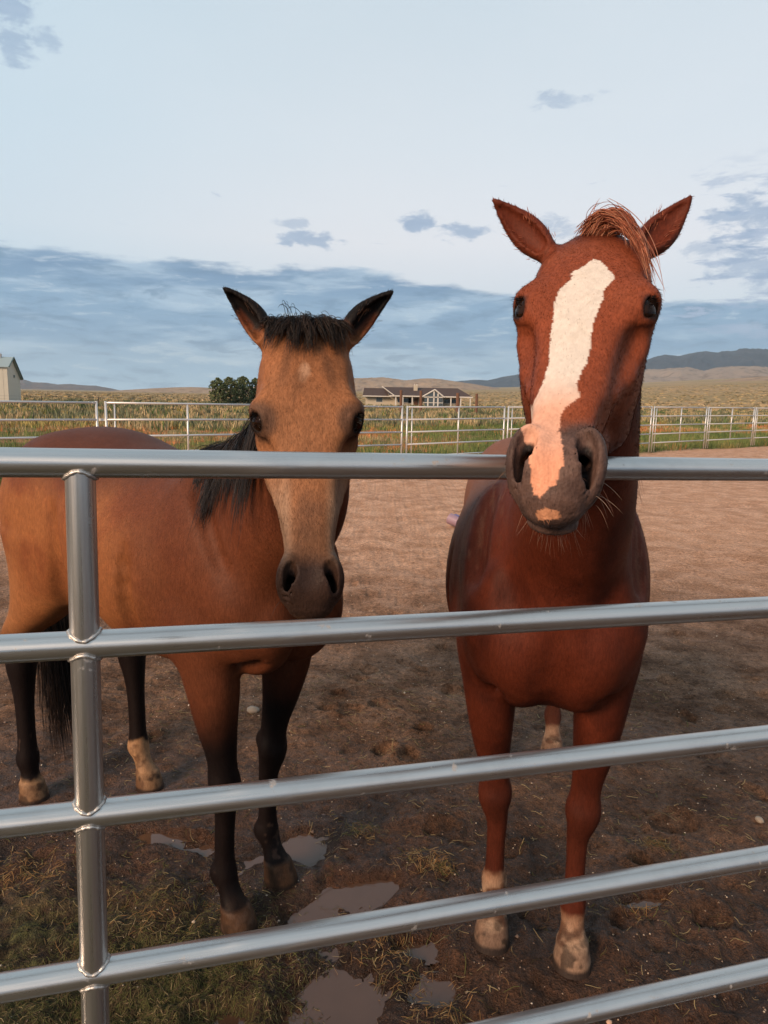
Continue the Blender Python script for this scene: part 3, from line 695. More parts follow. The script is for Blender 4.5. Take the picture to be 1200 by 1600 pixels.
# ================================================================ pipe fences
def mat_pipe(n, s, bump):
    t = tex(n); a = attr(n, 'along', 'Vector')
    st = n.noise(n.mapping(a, (3, 150, 150)), 1.0, 5, .6); bl = n.noise(t, 9, 5, .6); fine = n.noise(t, 420, 2, .6)
    c = n.mix(st, (.46, .445, .43), (.64, .625, .60)); c = n.mix(n.range(bl, .50, .75, 0, .45), c, (.42, .395, .375))
    sc = n.math('MULTIPLY', n.range(n.noise(n.mapping(a, (2.2, 60, 60)), 1, 6, .7), .63, .70), n.range(n.noise(t, 5, 2, .5), .5, .6))
    c = n.mix(n.math('MULTIPLY', sc, .6), c, (.20, .18, .17))
    dirt = n.math('MULTIPLY', n.range(n.noise(t, 24, 5, .65), .62, .72), .5); c = n.mix(dirt, c, (.17, .12, .09))
    s(Base_Color=c, Metallic=n.range(dirt, 0, .5, .93, .35), Roughness=n.math('ADD', n.range(st, .3, .7, .26, .38), n.math('MULTIPLY', dirt, .5)), Anisotropic=.35)
    bump(n.math('ADD', n.math('MULTIPLY', st, .6), n.math('MULTIPLY', fine, .5)), .10, .002)
def pipe(name, a, b, r, mat, parent, seg=28, n=2, caps=True):
    m = MB(); m.tube([np.asarray(a) + (np.asarray(b) - np.asarray(a)) * t for t in np.linspace(0, 1, n)], r, seg, caps)
    o = m.build(name, mat, parent, True)
    d = unit(np.asarray(b) - np.asarray(a)); P = np.array(m.V); al = (P - a) @ d; perp = P - a - al[:, None] * d
    u = unit(np.cross(d, (.3, .2, .9))); v = np.cross(d, u)
    ang = np.arctan2(perp @ v, perp @ u)
    set_attr(o, 'along', np.stack([al + hash(name) % 7, np.cos(ang) * r, np.sin(ang) * r], 1), 'FLOAT_VECTOR')
    return o
def near_panel():
    yaw, tilt, lean = math.radians(15.8), math.radians(.928), math.radians(.942)
    d = np.array([math.cos(yaw), math.sin(yaw), 0]); nn = np.array([-math.sin(yaw), math.cos(yaw), 0]); z = np.array([0, 0, 1.])
    u = math.cos(tilt) * z + math.sin(tilt) * d; d = math.cos(tilt) * d - math.sin(tilt) * z; u = math.cos(lean) * u + math.sin(lean) * nn
    B = np.array([0, 1.1833, CAM_Z - .11]); R, RS = .0219, .0216; T0, T1, TS = -2.1, 1.56, -.472
    base = B + T0 * d - u * 1.56; root = empty('livestock_panel', tuple(base))
    tag(root, 'shiny galvanized pipe panel in front of both horses, nearest the viewer', 'fence panel')
    L = lambda p: p - base
    for i in range(6):
        c = B - u * (.28 * i); pipe('rail', L(c + d * T0), L(c + d * T1), R, M['pipe'], root, 36, 40)
    for t in (T0, T1): pipe('end_post', L(B + d * t + u * .0), L(B + d * t - u * 1.545), RS, M['pipe'], root, 28, 12)
    for i in range(5):
        a = B + d * TS - u * (.28 * i + .0098); b = B + d * TS - u * (.28 * (i + 1) - .0098)
        st = pipe('upright', L(a), L(b), RS, M['pipe'], root, 36, 10, False)
        for top, p0, sg in ((1, B + d * TS - u * (.28 * i), -1), (0, B + d * TS - u * (.28 * (i + 1)), 1)):
            pts = []
            for q in np.linspace(0, 2 * math.pi, 49):
                x, y = RS * math.cos(q), RS * math.sin(q); yy = min(abs(y), R) * .90
                pts.append(p0 - base + d * x * 1.04 + np.cross(u, d) * y * .99 + u * sg * (math.sqrt(max(R * R - yy * yy, 0)) + .0008))
            m = MB(); w_ = .0031 + .0006 * np.sin(np.linspace(0, 75, 49)); m.tube(pts, w_, 8, False); o = m.build('weld_bead', M['weld'], st, True)
    return root
def far_panel(a, b, za, zb, label):
    H, G, r = 1.55, .31, .0215
    root = empty('livestock_panel', (a[0], a[1], za)); tag(root, label, 'fence panel', 'pipe panels round the far side of the pen')
    v = np.array([b[0] - a[0], b[1] - a[1], zb - za]); L = np.linalg.norm(v); d = v / L; v = v - d * .11; o0 = d * .055
    for i in range(5):
        z = np.array([0, 0, H - G * i]); pipe('rail', o0 + z, o0 * 0 + v + z, r, M['pipe_far'], root, 10, 2)
    for p in (o0, v): pipe('end_post', p, p + [0, 0, H + .03], r * 1.05, M['pipe_far'], root, 10, 2)
    for q in (.16, ):
        pipe('end_brace', o0 + d * q, o0 + d * q + [0, 0, H - .01], r * .7, M['pipe_far'], root, 8, 2)
    mid = (o0 + v) / 2; pipe('upright', mid + [0, 0, H - 4 * G], mid + [0, 0, H], r * .95, M['pipe_far'], root, 10, 2)
    for z in (H - .31, ):
        m = MB(); m.box(tuple(o0 + [-.13, -.02, z - .02]), tuple(o0 + [.01, .02, z + .02])); m.build('clamp', M['pipe_far'], root)
    return root
FAR_LABELS = ['far pipe panel at the left, below the cream metal barn', 'far pipe panel behind the buckskin horse, left of its head', 'far pipe panel behind the face of the buckskin horse',
    'far pipe panel between the two horses, in front of the house', 'far pipe panel almost wholly hidden behind the chestnut horse muzzle', 'far pipe panel showing at the right cheek of the chestnut horse', 'first far pipe panel to the right of the chestnut horse',
    'second far pipe panel to the right of the chestnut horse', 'far pipe panel at the right edge, beyond two pairs of posts']
def far_fence():
    zs = np.interp(JA[:, 0], [-5, 1, 9, 16], [-.03, -.05, .04, .07])
    for i in range(1, len(JA) - 3):
        far_panel(JA[i], JA[i + 1], zs[i], zs[i + 1], FAR_LABELS[i - 1])

# ================================================================ background
def ridge(name, D, pts, mat, thick, rough, seed, base=None, foot=0.):
    """A range of hills: crest given as (photo x, photo y) at distance D, with gullied slopes in front and behind."""
    pts = np.array(pts, float); xs = np.arange(pts[0, 0], pts[-1, 0] + .1, 2.0 if D > 1500 else 3.0)
    yc = np.interp(xs, pts[:, 0], pts[:, 1])
    C = np.array([px_depth(x, y, D) for x, y in zip(xs, yc)]); nr = 36; V = []
    for j, t in enumerate(np.linspace(-1, 1, nr)):
        off = t * thick; X = C[:, 0] * (D + off) / D; Y = C[:, 1] + off
        g0 = terrain(X, Y) - 6 - foot
        q = np.stack([X, Y], 1); s = 1 - abs(t); prof = s ** (.85 if t < 0 else 1.0)
        gul = (np.abs(vnoise(q, 6.0 / thick, seed, 4) - .5) * 2)
        k = np.clip(prof - rough * (gul - .28) * (4 * s * (1 - s)) ** .7 * 1.15, 0, 1.02)
        V.append(np.stack([X, Y, g0 + (C[:, 2] - g0) * k], 1))
    n = len(xs); i = np.arange(nr * n).reshape(nr, n)
    F = np.stack([i[:-1, :-1].ravel(), i[:-1, 1:].ravel(), i[1:, 1:].ravel(), i[1:, :-1].ravel()], 1)
    o = mesh_ob(name, np.concatenate(V), F, mat, smooth=True); tag(o, kind='structure'); return o
def mat_hill(c0, c1, c2, scale):
    def fn(n, s, bump):
        p = n.new('ShaderNodeNewGeometry').outputs['Position']
        a = n.noise(p, scale, 8, .65); b = n.noise(p, scale * 9, 6, .7)
        c = n.mix(a, c0, c1); c = n.mix(n.range(b, .48, .66), c, c2)
        s(Base_Color=c, Roughness=.95, Specular_IOR_Level=.1); bump(b, .6, 8)
    return fn
def hills():
    ridge('mountain', 6500, [(940, 590), (985, 572), (1015, 561), (1038, 554.5), (1062, 557), (1085, 552), (1100, 550), (1122, 551), (1142, 548), (1160, 545.5), (1185, 546), (1215, 547), (1260, 552), (1320, 560), (1400, 575), (1480, 596)], M['mtn_blue'], 1800, .40, 3)
    ridge('foothill', 4200, [(930, 604), (985, 590), (1010, 578), (1040, 577), (1075, 574.5), (1100, 581), (1118, 576), (1140, 574), (1170, 573), (1200, 575), (1240, 571), (1300, 578), (1380, 600)], M['mtn_grey'], 900, .55, 5)
    ridge('low_hill', 2500, [(1060, 604), (1110, 598), (1150, 592), (1185, 588.5), (1220, 587), (1280, 590), (1360, 600)], M['hill_tan'], 420, .2, 7)
    ridge('mountain', 6800, [(660, 606), (690, 598), (720, 595), (745, 593.5), (762, 594.5), (785, 589), (800, 586.5), (830, 582), (870, 586), (910, 580), (960, 590), (1000, 600)], M['mtn_blue'], 1200, .45, 9)
    ridge('desert_hill', 3600, [(480, 606), (520, 598), (552, 591), (580, 590), (600, 589.5), (615, 591.5), (635, 594), (650, 592.5), (668, 591), (690, 592.5), (712, 596), (740, 600), (780, 607)], M['hill_tan'], 600, .42, 11)
    ridge('mountain', 7000, [(-160, 604), (-60, 590), (0, 589), (20, 591), (38, 593), (50, 597), (72, 598), (90, 600.5), (110, 600), (130, 602), (150, 602.5), (170, 606), (186, 609.5), (205, 613)], M['mtn_dark'], 1000, .5, 13)
    ridge('desert_hill', 3000, [(150, 612), (200, 609), (240, 606.5), (275, 605), (300, 604.5), (325, 605.5), (360, 606), (420, 603), (480, 604), (530, 607)], M['hill_tan'], 420, .2, 15)

def grass_blades(n_tufts, sel, seed, name, cols, hmin, hmax, blades, spread, width):
    g = np.random.default_rng(seed); V = []; Cc = []
    P = sel(g, n_tufts); n = len(P); z = ground_z(P[:, 0], P[:, 1])
    kind = g.choice(len(cols), n, p=[c[1] for c in cols])
    patch = vnoise(P, .25, seed + 3, 2)
    order = np.argsort(np.argsort(patch)) / n; kind = np.where(g.random(n) < .7, np.searchsorted(np.cumsum([c[1] for c in cols]), np.clip(order, 0, .999)), kind)
    base = np.array([c[0] for c in cols])[kind]
    H = g.uniform(hmin, hmax, n) * np.array([c[2] for c in cols])[kind]
    for b in range(blades):
        a = g.uniform(0, 6.283, n); r = spread * np.sqrt(g.random(n)) * (H / hmax + .3)
        x = P[:, 0] + r * np.cos(a); y = P[:, 1] + r * np.sin(a); h = H * g.uniform(.5, 1.1, n)
        le = g.uniform(.1, .55, n) * h; la = a + g.normal(0, .9, n); w_ = width * g.uniform(.6, 1.4, n) * np.maximum(1, P[:, 1] / 26); fa = g.uniform(0, 6.283, n)
        p0 = np.stack([x - w_ * np.cos(fa), y - w_ * np.sin(fa), z - .02], 1); p1 = np.stack([x + w_ * np.cos(fa), y + w_ * np.sin(fa), z - .02], 1)
        p2 = np.stack([x + le * np.cos(la), y + le * np.sin(la), z + h], 1)
        V.append(np.stack([p0, p1, p2], 1).reshape(-1, 3)); c = base * g.uniform(.6, 1.35, (n, 1)); Cc.append(np.repeat(c, 3, 0))
    V = np.concatenate(V); F = np.arange(len(V)).reshape(-1, 3)
    o = mesh_ob(name, V, F, M['grass']); set_attr(o, 'tint', np.concatenate(Cc)); return o
def mat_tint(name='tint', rough=.8, trans=.25):
    def fn(n, s, bump):
        s(Base_Color=attr(n, name), Roughness=rough, Specular_IOR_Level=.15, Subsurface_Weight=0.)
    return fn
def vegetation():
    def field(near, far_):
        def f(g, n):
            t = g.random(n * 2); x = g.uniform(-1, 1, n * 2); d = near + (far_ - near) * t ** 1.5
            X = x * (.85 * (d + 36)) + .1 * d; fx = np.interp(X, JA[:, 0], JA[:, 1]); Y = fx + d
            ok = np.abs(X) < .85 * Y + 4; return np.stack([X, Y], 1)[ok][:n]
        return f
    G1, G2, YL, OR, TN, SG = (.080, .120, .040), (.145, .175, .058), (.32, .255, .095), (.42, .17, .072), (.36, .275, .155), (.145, .15, .088)
    o = grass_blades(12000, field(.3, 34), 11, 'field_grass', [(G1, .32, .9), (G2, .34, .9), (YL, .08, .75), (OR, .17, .75), (TN, .09, .75)], .14, .44, 14, .26, .010)
    tag(o, 'tall green and yellow grass growing beyond the far panels', 'grass', kind='stuff')
    o = grass_blades(7000, field(26, 190), 12, 'sagebrush', [(SG, .30, 1.), (G1, .10, .9), (TN, .46, .8), (YL, .14, .7)], .35, .80, 16, .45, .035)
    tag(o, 'sagebrush and dry grass over the plain around the house', 'brush', kind='stuff')
    o = grass_blades(9000, field(180, 1500), 13, 'desert_scrub', [((.20, .17, .10), .45, .8), ((.36, .27, .16), .45, .7), ((.40, .30, .14), .10, .7)], .4, .85, 6, .8, .09)
    tag(o, 'far low scrub dotting the desert plain', 'brush', kind='stuff')

def foliage_tree(name, label, loc, h, w_, crown0, seed, cols, leaves=2600, trunk_r=.16, conical=0.):
    g = np.random.default_rng(seed); root = empty(name, tuple(loc)); tag(root, label, 'tree', 'trees behind the buckskin horse')
    m = MB(); m.tube([(0, 0, -.3), (.05, .02, h * .3), (-.04, .03, h * .62), (0, 0, h * .88)], [trunk_r, trunk_r * .8, trunk_r * .5, .02], 8)
    for k in range(7):
        a = g.uniform(0, 6.28); z0 = g.uniform(crown0, h * .7); r = w_ * g.uniform(.5, .8)
        m.tube([(0, 0, z0), (r * .5 * math.cos(a), r * .5 * math.sin(a), z0 + .12 * h), (r * math.cos(a), r * math.sin(a), z0 + .2 * h)], [trunk_r * .35, trunk_r * .2, .01], 6)
    m.build('trunk', M['bark'], root, True)
    nc = 280; cl = []
    for k in range(nc):
        z = crown0 + (h - crown0) * g.random() ** .9; t = (z - crown0) / (h - crown0)
        prof = (1 - t) ** .7 * .95 + .1 if conical else math.sqrt(max(.05, 1 - (2 * t - .85) ** 2 * .8))
        a = g.uniform(0, 6.28); r = w_ * prof * math.sqrt(g.random()) * .85; cl.append((r * math.cos(a), r * math.sin(a), z, g.uniform(.08, .17) * w_, g.uniform(.6, 1.4)))
    cl = np.array(cl); i = g.integers(0, nc, leaves); q = g.normal(0, 1, (leaves, 3)); q /= np.linalg.norm(q, axis=1)[:, None]; q *= (g.random((leaves, 1)) ** .4) * cl[i, 3:4]; q[:, 2] *= .7
    c = cl[i, :3] + q; s = g.uniform(.07, .14, (leaves, 1)) * h / 4.5
    d1 = g.normal(0, 1, (leaves, 3)); d2 = g.normal(0, 1, (leaves, 3)); d1 /= np.linalg.norm(d1, axis=1)[:, None]; d2 /= np.linalg.norm(d2, axis=1)[:, None]
    V = np.stack([c + d1 * s, c + d2 * s, c - d1 * s * .8, c - d2 * s], 1).reshape(-1, 3); F = np.arange(len(V)).reshape(-1, 4)
    o = mesh_ob('crown', V, F, M['grass'], root); col = np.array(cols)[g.integers(0, len(cols), leaves)] * (cl[i, 4:5] * g.uniform(.7, 1.3, (leaves, 1)))
    set_attr(o, 'tint', np.repeat(col, 4, 0))
def trees():
    dk = [(.060, .080, .040), (.095, .12, .055), (.14, .155, .072)]; lt = [(.10, .12, .055), (.16, .165, .08), (.07, .09, .04)]
    for i, (x, yt, yb, wpx, D, cols, con, lab) in enumerate([(341, 592, 623, 17, 128, dk, 0, 'low dark bushy tree, leftmost of the trees left of the buckskin horse head'), (360, 591, 624, 19, 132, lt, 0, 'paler green tree, second from the left beside the buckskin horse head'),
            (380, 590, 624, 19, 135, dk, 0, 'dark rounded tree, third from the left beside the buckskin horse head'), (399, 592, 624, 12, 137, dk, 0, 'dark tree half hidden behind the edge of the buckskin horse head')]):
        b = px_depth(x, yb, D); h = (yb - yt) * D / FPX; z = float(terrain(np.array([b[0]]), np.array([D]))[0])
        foliage_tree('conifer_tree' if con else 'broadleaf_tree', lab, (b[0], D, z), h + b[2] - z, wpx * D / FPX, .04 * h, 50 + i, cols, 6000, .12, con)

def house():
    D = 180.; k = D / FPX / 4.615; X = lambda z: px_depth(560 + z / 4.615, 630, D)[0]; Z = lambda q: (259 - q) * k
    root = empty('ranch_house', (X(425), D, 0)); tag(root, 'low cream ranch house with brown roof and glazed gable, beyond the far panels', 'house'); cx = X(425)
    x = lambda z: X(z) - cx
    W, T, RF, GL = M['cream'], M['trim'], M['roof'], M['glass']
    eave, rid = Z(185), Z(122)
    MB().box((x(255), 0, 0), (x(735), 9, eave)).build('wall', W, root); MB().box((x(50), 1.2, 0), (x(256), 8, eave - .05)).build('wall', W, root)
    # hip roof of the main block
    o = .55; x0, x1 = x(222), x(815); zb = eave + .05
    m = MB(); m.add([(x0, -2.6, zb), (x1, -2.6, zb), (x1, 10, zb), (x0, 10, zb), (x(180), 4.2, rid), (x(725), 4.2, rid)], [(0, 1, 5, 4), (1, 2, 5), (2, 3, 4, 5), (3, 0, 4), (3, 2, 1, 0)])
    rf = m.build('roof', RF, root)
    MB().box((x0, -2.72, zb - .22), (x1, -2.58, zb + .06)).build('fascia', T, rf)
    m = MB(); m.add([(x(30), -.2, zb - .12), (x(215), -.2, zb - .12), (x(215), 9, zb - .12), (x(30), 9, zb - .12), (x(36), 4.4, Z(131)), (x(205), 4.4, Z(131))], [(0, 1, 5, 4), (1, 2, 5), (2, 3, 4, 5), (3, 0, 4), (3, 2, 1, 0)])
    rf2 = m.build('roof', RF, root); MB().box((x(30), -.34, zb - .34), (x(252), -.2, zb - .10)).build('fascia', T, rf2)
    # white rake board where the roofs meet
    m = MB(); m.tube([(x(168), -2.4, rid + .02), (x(258), -2.68, zb - .02)], .13, 6); m.build('rake_board', T, rf)
    # chimney
    ch = MB().box((x(398), 1.6, Z(158)), (x(426), 2.6, Z(107))).build('chimney', W, rf); 
    for q in (404, 420): MB().box((x(q) - .12, 2.0, Z(107)), (x(q) + .12, 2.24, Z(100))).build('chimney_pot', T, rf)
    # glazed gable
    ax, az_ = x(543), Z(140); lx, rx = x(462), x(602); g = empty('gable', (0, -3.2, 0)); g.parent = root
    MB().prism([(lx, eave), (rx, eave), (ax, az_)], .25, 6.5).build('gable_roof', RF, g)
    MB().prism([(lx + .3, .3), (rx - .3, .3), (rx - .3, eave), (ax, az_ - .35), (lx + .3, eave)], .08, .14).build('gable_glass', GL, g)
    for a, b in (((lx - .35, eave - .18), (ax, az_ + .08)), ((rx + .35, eave - .18), (ax, az_ + .08))):
        MB().tube([(a[0], 0, a[1]), (b[0], 0, b[1])], .19, 6).build('gable_trim', T, g)
    for q in (495, 537, 566): 
        hgt = eave + (az_ - eave) * (1 - abs(x(q) - ax) / (rx - ax)) - .2
        MB().box((x(q) - .16, -.05, 0), (x(q) + .16, .16, hgt)).build('mullion', T, g)
    MB().box((lx + .1, -.05, eave - .28), (rx - .1, .12, eave - .05)).build('mullion', T, g); MB().box((lx, -.04, 1.0), (rx, .11, 1.16)).build('mullion', T, g)
    # porch
    for q in (268, 318, 385, 450, 600, 660, 730, 798): MB().box((x(q) - .13, -2.5, 0), (x(q) + .13, -2.24, eave)).build('porch_post', T, root)
    for q, wd in ((300, .7), (350, 1.0), (372, .5), (640, .9), (690, 1.0), (150, .9)):
        y0 = -.05 if q > 200 else 1.15
        wn = MB().box((x(q) - wd, y0, .9), (x(q) + wd, y0 + .08, 2.1)).build('window', T, root); MB().box((x(q) - wd + .12, y0 - .03, 1.02), (x(q) + wd - .12, y0 + .02, 1.98)).build('pane', GL, wn)
    MB().box((x(415) - .5, -.06, 0), (x(415) + .5, .03, 2.1)).build('door', M['post_wood'], root)

def barn():
    D = 115.; kk = D / FPX; z0 = 0.
    X = lambda p: px_depth(p, 600, D)[0]; Zp = lambda y: px_depth(15, y, D)[2]
    root = empty('metal_barn', (X(12.5), D, 0)); tag(root, 'tall cream metal barn with grey-green roof at the left edge', 'barn'); root.rotation_euler = (0, 0, math.radians(13.6))
    e1, pk, e2 = Zp(573), Zp(559), Zp(590); L, d1, d2 = 12., 2.9, 7.6
    # front wall along -x from the corner, gable end along +y
    MB().box((-L, 0, -.2), (0, .12, e1)).build('wall', M['barn_wall'], root)
    MB().add([(.0, 0, -.2), (.0, d2, -.2), (.0, d2, e2), (.0, d1, pk), (.0, 0, e1), (-.1, 0, -.2), (-.1, d2, -.2), (-.1, d2, e2), (-.1, d1, pk), (-.1, 0, e1)], [(0, 1, 2, 3, 4), (9, 8, 7, 6, 5), (0, 5, 6, 1), (1, 6, 7, 2)]).build('gable_wall', M['barn_wall'], root)
    MB().box((-L, d2 - .1, -.2), (-.1, d2, e2)).build('wall', M['barn_wall'], root)
    r = MB().add([(.35, -.3, e1 - .12), (.35, d1, pk + .12), (-L, d1, pk + .12), (-L, -.3, e1 - .12), (.35, -.3, e1 - .0), (.35, d1, pk + .26), (-L, d1, pk + .26), (-L, -.3, e1 - .0)], [(0, 1, 2, 3), (7, 6, 5, 4), (0, 4, 5, 1), (0, 3, 7, 4)]).build('roof', M['barn_roof'], root)
    MB().add([(.35, d1, pk + .12), (.35, d2 + .4, e2 - .2), (-L, d2 + .4, e2 - .2), (-L, d1, pk + .12), (.35, d1, pk + .26), (.35, d2 + .4, e2 - .05), (-L, d2 + .4, e2 - .05), (-L, d1, pk + .26)], [(3, 2, 1, 0), (4, 5, 6, 7), (0, 1, 5, 4), (1, 2, 6, 5)]).build('roof', M['barn_roof'], root)
    for k in range(14): MB().box((-.7 - k * .8, -.03, 0), (-.66 - k * .8, .0, e1 - .1)).build('wall_rib', M['barn_wall'], root)
    MB().tube([(.38, -.32, e1 - .02), (.38, d1, pk + .22), (.38, d2 + .4, e2 - .06)], .10, 6).build('roof_trim', M['barn_trim'], root)
    MB().box((.01, 3.6, Zp(589)), (.06, 4.3, Zp(585))).build('vent', M['barn_trim'], root)
    MB().box((-2.6, d1 - .5, pk), (-1.5, d1 + .5, pk + .75)).build('roof_vent', M['trim'], r)

def posts():
    for i, (x, yt, wpx, lab) in enumerate([(626, 609.5, 4.6, 'leftmost brown timber post in front of the ranch house'), (657, 610.5, 4.8, 'timber post in front of the house, left of the glazed gable'), (714.5, 614, 5.6, 'thick timber post in front of the right end of the house'), (744, 615, 4.6, 'timber post standing just right of the house')]):
        D = 88.; b = px_depth(x, 640, D); zt = px_depth(x, yt, D)[2]; r = wpx * D / FPX / 2
        root = empty('timber_post', (b[0], D, 0)); tag(root, lab, 'post', 'timber posts in front of the house')
        m = MB(); m.tube([(0, 0, -.3), (.02, 0, zt * .5), (0, .01, zt - .05), (0, .01, zt)], [r * 1.05, r, r * .95, r * .85], 7); m.build('shaft', M['post_wood'], root)
    xs = [1000, 1032.5, 1059.7, 1085, 1110, 1134, 1155.5, 1177.5, 1196.5, 1214, 1231]
    wire_fence('wire_fence', [(x, 98 + i * 3.2) for i, x in enumerate(xs)], 'thin steel post and wire fence on the plain at the right', .022)
    wire_fence('wire_fence', [(-40, 84), (65, 86), (154, 88), (235, 90), (311, 92), (395, 95)], 'dark post and wire fence on the plain at the left', .05)
def wire_fence(name, pts, label, r):
    P = [np.array([*px_depth(x, 630, D)[:2], 0]) for x, D in pts]
    root = empty(name, tuple(P[0])); tag(root, label, 'wire fence')
    for p in P:
        q = p - P[0]; MB().tube([q + [0, 0, -.2], q + [0, 0, 1.35]], r, 6).build('post', M['post_dark'], root)
    for z in (.5, .9, 1.25):
        MB().tube([p - P[0] + [0, 0, z] for p in P], .006, 4).build('wire', M['post_dark'], root)

# ================================================================ small things on the ground
def stone(name, px, size, label, seed, mat, group=None, squash=.55):
    g = np.random.default_rng(seed); p = px_ground(*px); m = MB(); n1, n2 = 10, 7; V = []; F = []
    for i in range(n2):
        th = math.pi * i / (n2 - 1)
        for j in range(n1): V.append((math.sin(th) * math.cos(2 * math.pi * j / n1), math.sin(th) * math.sin(2 * math.pi * j / n1), math.cos(th)))
    V = np.array(V); nr = .75 + .5 * vnoise(V + seed, 1.6, seed, 2); V = V * nr[:, None] * np.array([1, .75, squash]) * size
    F = [(i * n1 + j, (i + 1) * n1 + j, (i + 1) * n1 + (j + 1) % n1, i * n1 + (j + 1) % n1) for i in range(n2 - 1) for j in range(n1)]
    z = float(ground_z(np.array([p[0]]), np.array([p[1]]))[0])
    o = mesh_ob(name, V, F, mat, smooth=True); o.location = (p[0], p[1], z + size * squash * .45); o.rotation_euler = (0, 0, g.uniform(0, 6)); tag(o, label, 'stone', group); return o
def scatter_litter():
    g = np.random.default_rng(23); V = []; F = []; C = []; c = 0
    def straw(x, y, L, w_, col, lift=.0):
        nonlocal c
        a = g.uniform(0, 6.28); m = 4; t = np.linspace(-.5, .5, m); bend = g.normal(0, .35)
        px_ = x + L * t * math.cos(a) - L * bend * t * t * math.sin(a); py = y + L * t * math.sin(a) + L * bend * t * t * math.cos(a)
        P.append((px_, py, g.uniform(.001, .006) + lift * (t + .5) * L * g.random(), w_, col))
    P = []
    tan, grn, brn = (.26, .19, .095), (.098, .092, .030), (.085, .056, .029)
    for _ in range(24000):                                             # hay litter by the near upright
        x = g.normal(-.62, .26); y = g.normal(1.62, .26)
        if x > -.12 or y < .9: continue
        k = g.random(); straw(x, y, g.uniform(.006, .026), g.uniform(.0004, .0008), tan if k < .06 else grn if k < .55 else brn, .25)
    for _ in range(3200):
        x = g.uniform(-1.4, 1.7); y = g.uniform(1.15, 4.2); k = g.random()
        straw(x, y, g.uniform(.01, .05), g.uniform(.0007, .0014), tan if k < .4 else brn if k < .85 else grn, .1)
    for (px, n, sp) in (((660, 1350), 120, .05), ((560, 1300), 120, .05), ((1030, 1325), 140, .035), ((1000, 1420), 60, .04), ((600, 1480), 120, .06), ((700, 1590), 120, .06), ((640, 1530), 100, .06), ((640, 1340), 30, .10), ((200, 1440), 200, .15), ((40, 1370), 300, .10), ((690, 1362), 90, .025)):
        p = px_ground(*px)
        for _ in range(n):
            k = g.random(); straw(p[0] + g.normal(0, sp), p[1] + g.normal(0, sp * .7), g.uniform(.010, .045), g.uniform(.0004, .0010), tan if k < .22 else (.24, .13, .05) if k < .8 else grn, .5)
    X = np.concatenate([q[0] for q in P]); Y = np.concatenate([q[1] for q in P]); Z = ground_z(X, Y) + np.concatenate([np.broadcast_to(q[2], (4,)) for q in P])
    n = len(P); pts = np.stack([X, Y, Z], 1).reshape(n, 4, 3); wd = np.array([q[3] for q in P])[:, None, None]; col = np.array([q[4] for q in P]) * g.uniform(.55, 1.3, (n, 1))
    d = pts[:, -1] - pts[:, 0]; s = np.stack([-d[:, 1], d[:, 0], 0 * d[:, 0]], 1); s /= np.linalg.norm(s, axis=1)[:, None] + 1e-9
    A = pts + s[:, None] * wd; B = pts - s[:, None] * wd; T = pts + np.array([0, 0, 1.]) * wd * 1.2
    V = np.stack([A, T, B], 2).reshape(n, 12, 3); F = []
    for i in range(3):
        for q in range(2): F.append([i*3+q, i*3+q+1, i*3+q+4, i*3+q+3])
    F = (np.arange(n)[:, None, None] * 12 + np.array(F)[None]).reshape(-1, 4)
    o = mesh_ob('straw_litter', V.reshape(-1, 3), F, M['straw']); set_attr(o, 'tint', np.repeat(col, 12, 0)); tag(o, 'scattered hay and straw bits trodden into the mud', 'straw', kind='stuff')
    # grit
    n = 7000; x = g.uniform(-2.4, 3.4, n); y = 1.15 + 5.5 * g.random(n) ** 1.3; z = ground_z(x, y); r = g.uniform(.0015, .0045, n) * np.where(g.random(n) < .03, 2.2, 1)
    oc = np.array([(1, 0, 0), (0, 1, 0), (-1, 0, 0), (0, -1, 0), (0, 0, .8), (0, 0, -.8)]); of = np.array([(0, 1, 4), (1, 2, 4), (2, 3, 4), (3, 0, 4), (1, 0, 5), (2, 1, 5), (3, 2, 5), (0, 3, 5)])
    V = np.stack([x, y, z + r * .3], 1)[:, None] + oc[None] * r[:, None, None] * g.uniform(.6, 1.4, (n, 6, 1)); F = (np.arange(n)[:, None, None] * 6 + of[None]).reshape(-1, 3)
    col = np.array([(.30, .21, .15), (.42, .33, .25), (.16, .11, .085), (.5, .42, .34)])[g.choice(4, n, p=[.4, .22, .3, .08])] * g.uniform(.7, 1.2, (n, 1))
    o = mesh_ob('gravel', V.reshape(-1, 3), F, M['straw']); set_attr(o, 'tint', np.repeat(col, 6, 0)); tag(o, 'coarse grit over the pen floor', 'gravel', kind='stuff')
def puddles():
    for i, (c, r, a) in enumerate(PUD):
        lv = -.0240 + .0003 * i; h = .006; nu = int(r[0] * 3.4 / h); gu = (np.arange(nu) - nu / 2) * h; X, Y = np.meshgrid(gu, gu, indexing='ij'); x, y = X.ravel(), Y.ravel()
        u = (x * math.cos(a) + y * math.sin(a)) / r[0]; v = (-x * math.sin(a) + y * math.cos(a)) / r[1]
        low = ((ground_z(x + c[0], y + c[1]) < lv + .002) & (np.hypot(u, v) < 1.55)).reshape(nu, nu)
        k = low[:-1, :-1] | low[1:, :-1] | low[:-1, 1:] | low[1:, 1:]; q = np.argwhere(k)
        if not len(q): continue
        idx = lambda di, dj: (q[:, 0] + di) * nu + q[:, 1] + dj
        F = np.stack([idx(0, 0), idx(1, 0), idx(1, 1), idx(0, 1)], 1); us, inv = np.unique(F, return_inverse=True)
        o = mesh_ob('puddle', np.stack([x[us], y[us], 0 * us], 1), inv.reshape(F.shape), M['water']); o.location = (c[0], c[1], lv); tag(o, kind='structure')
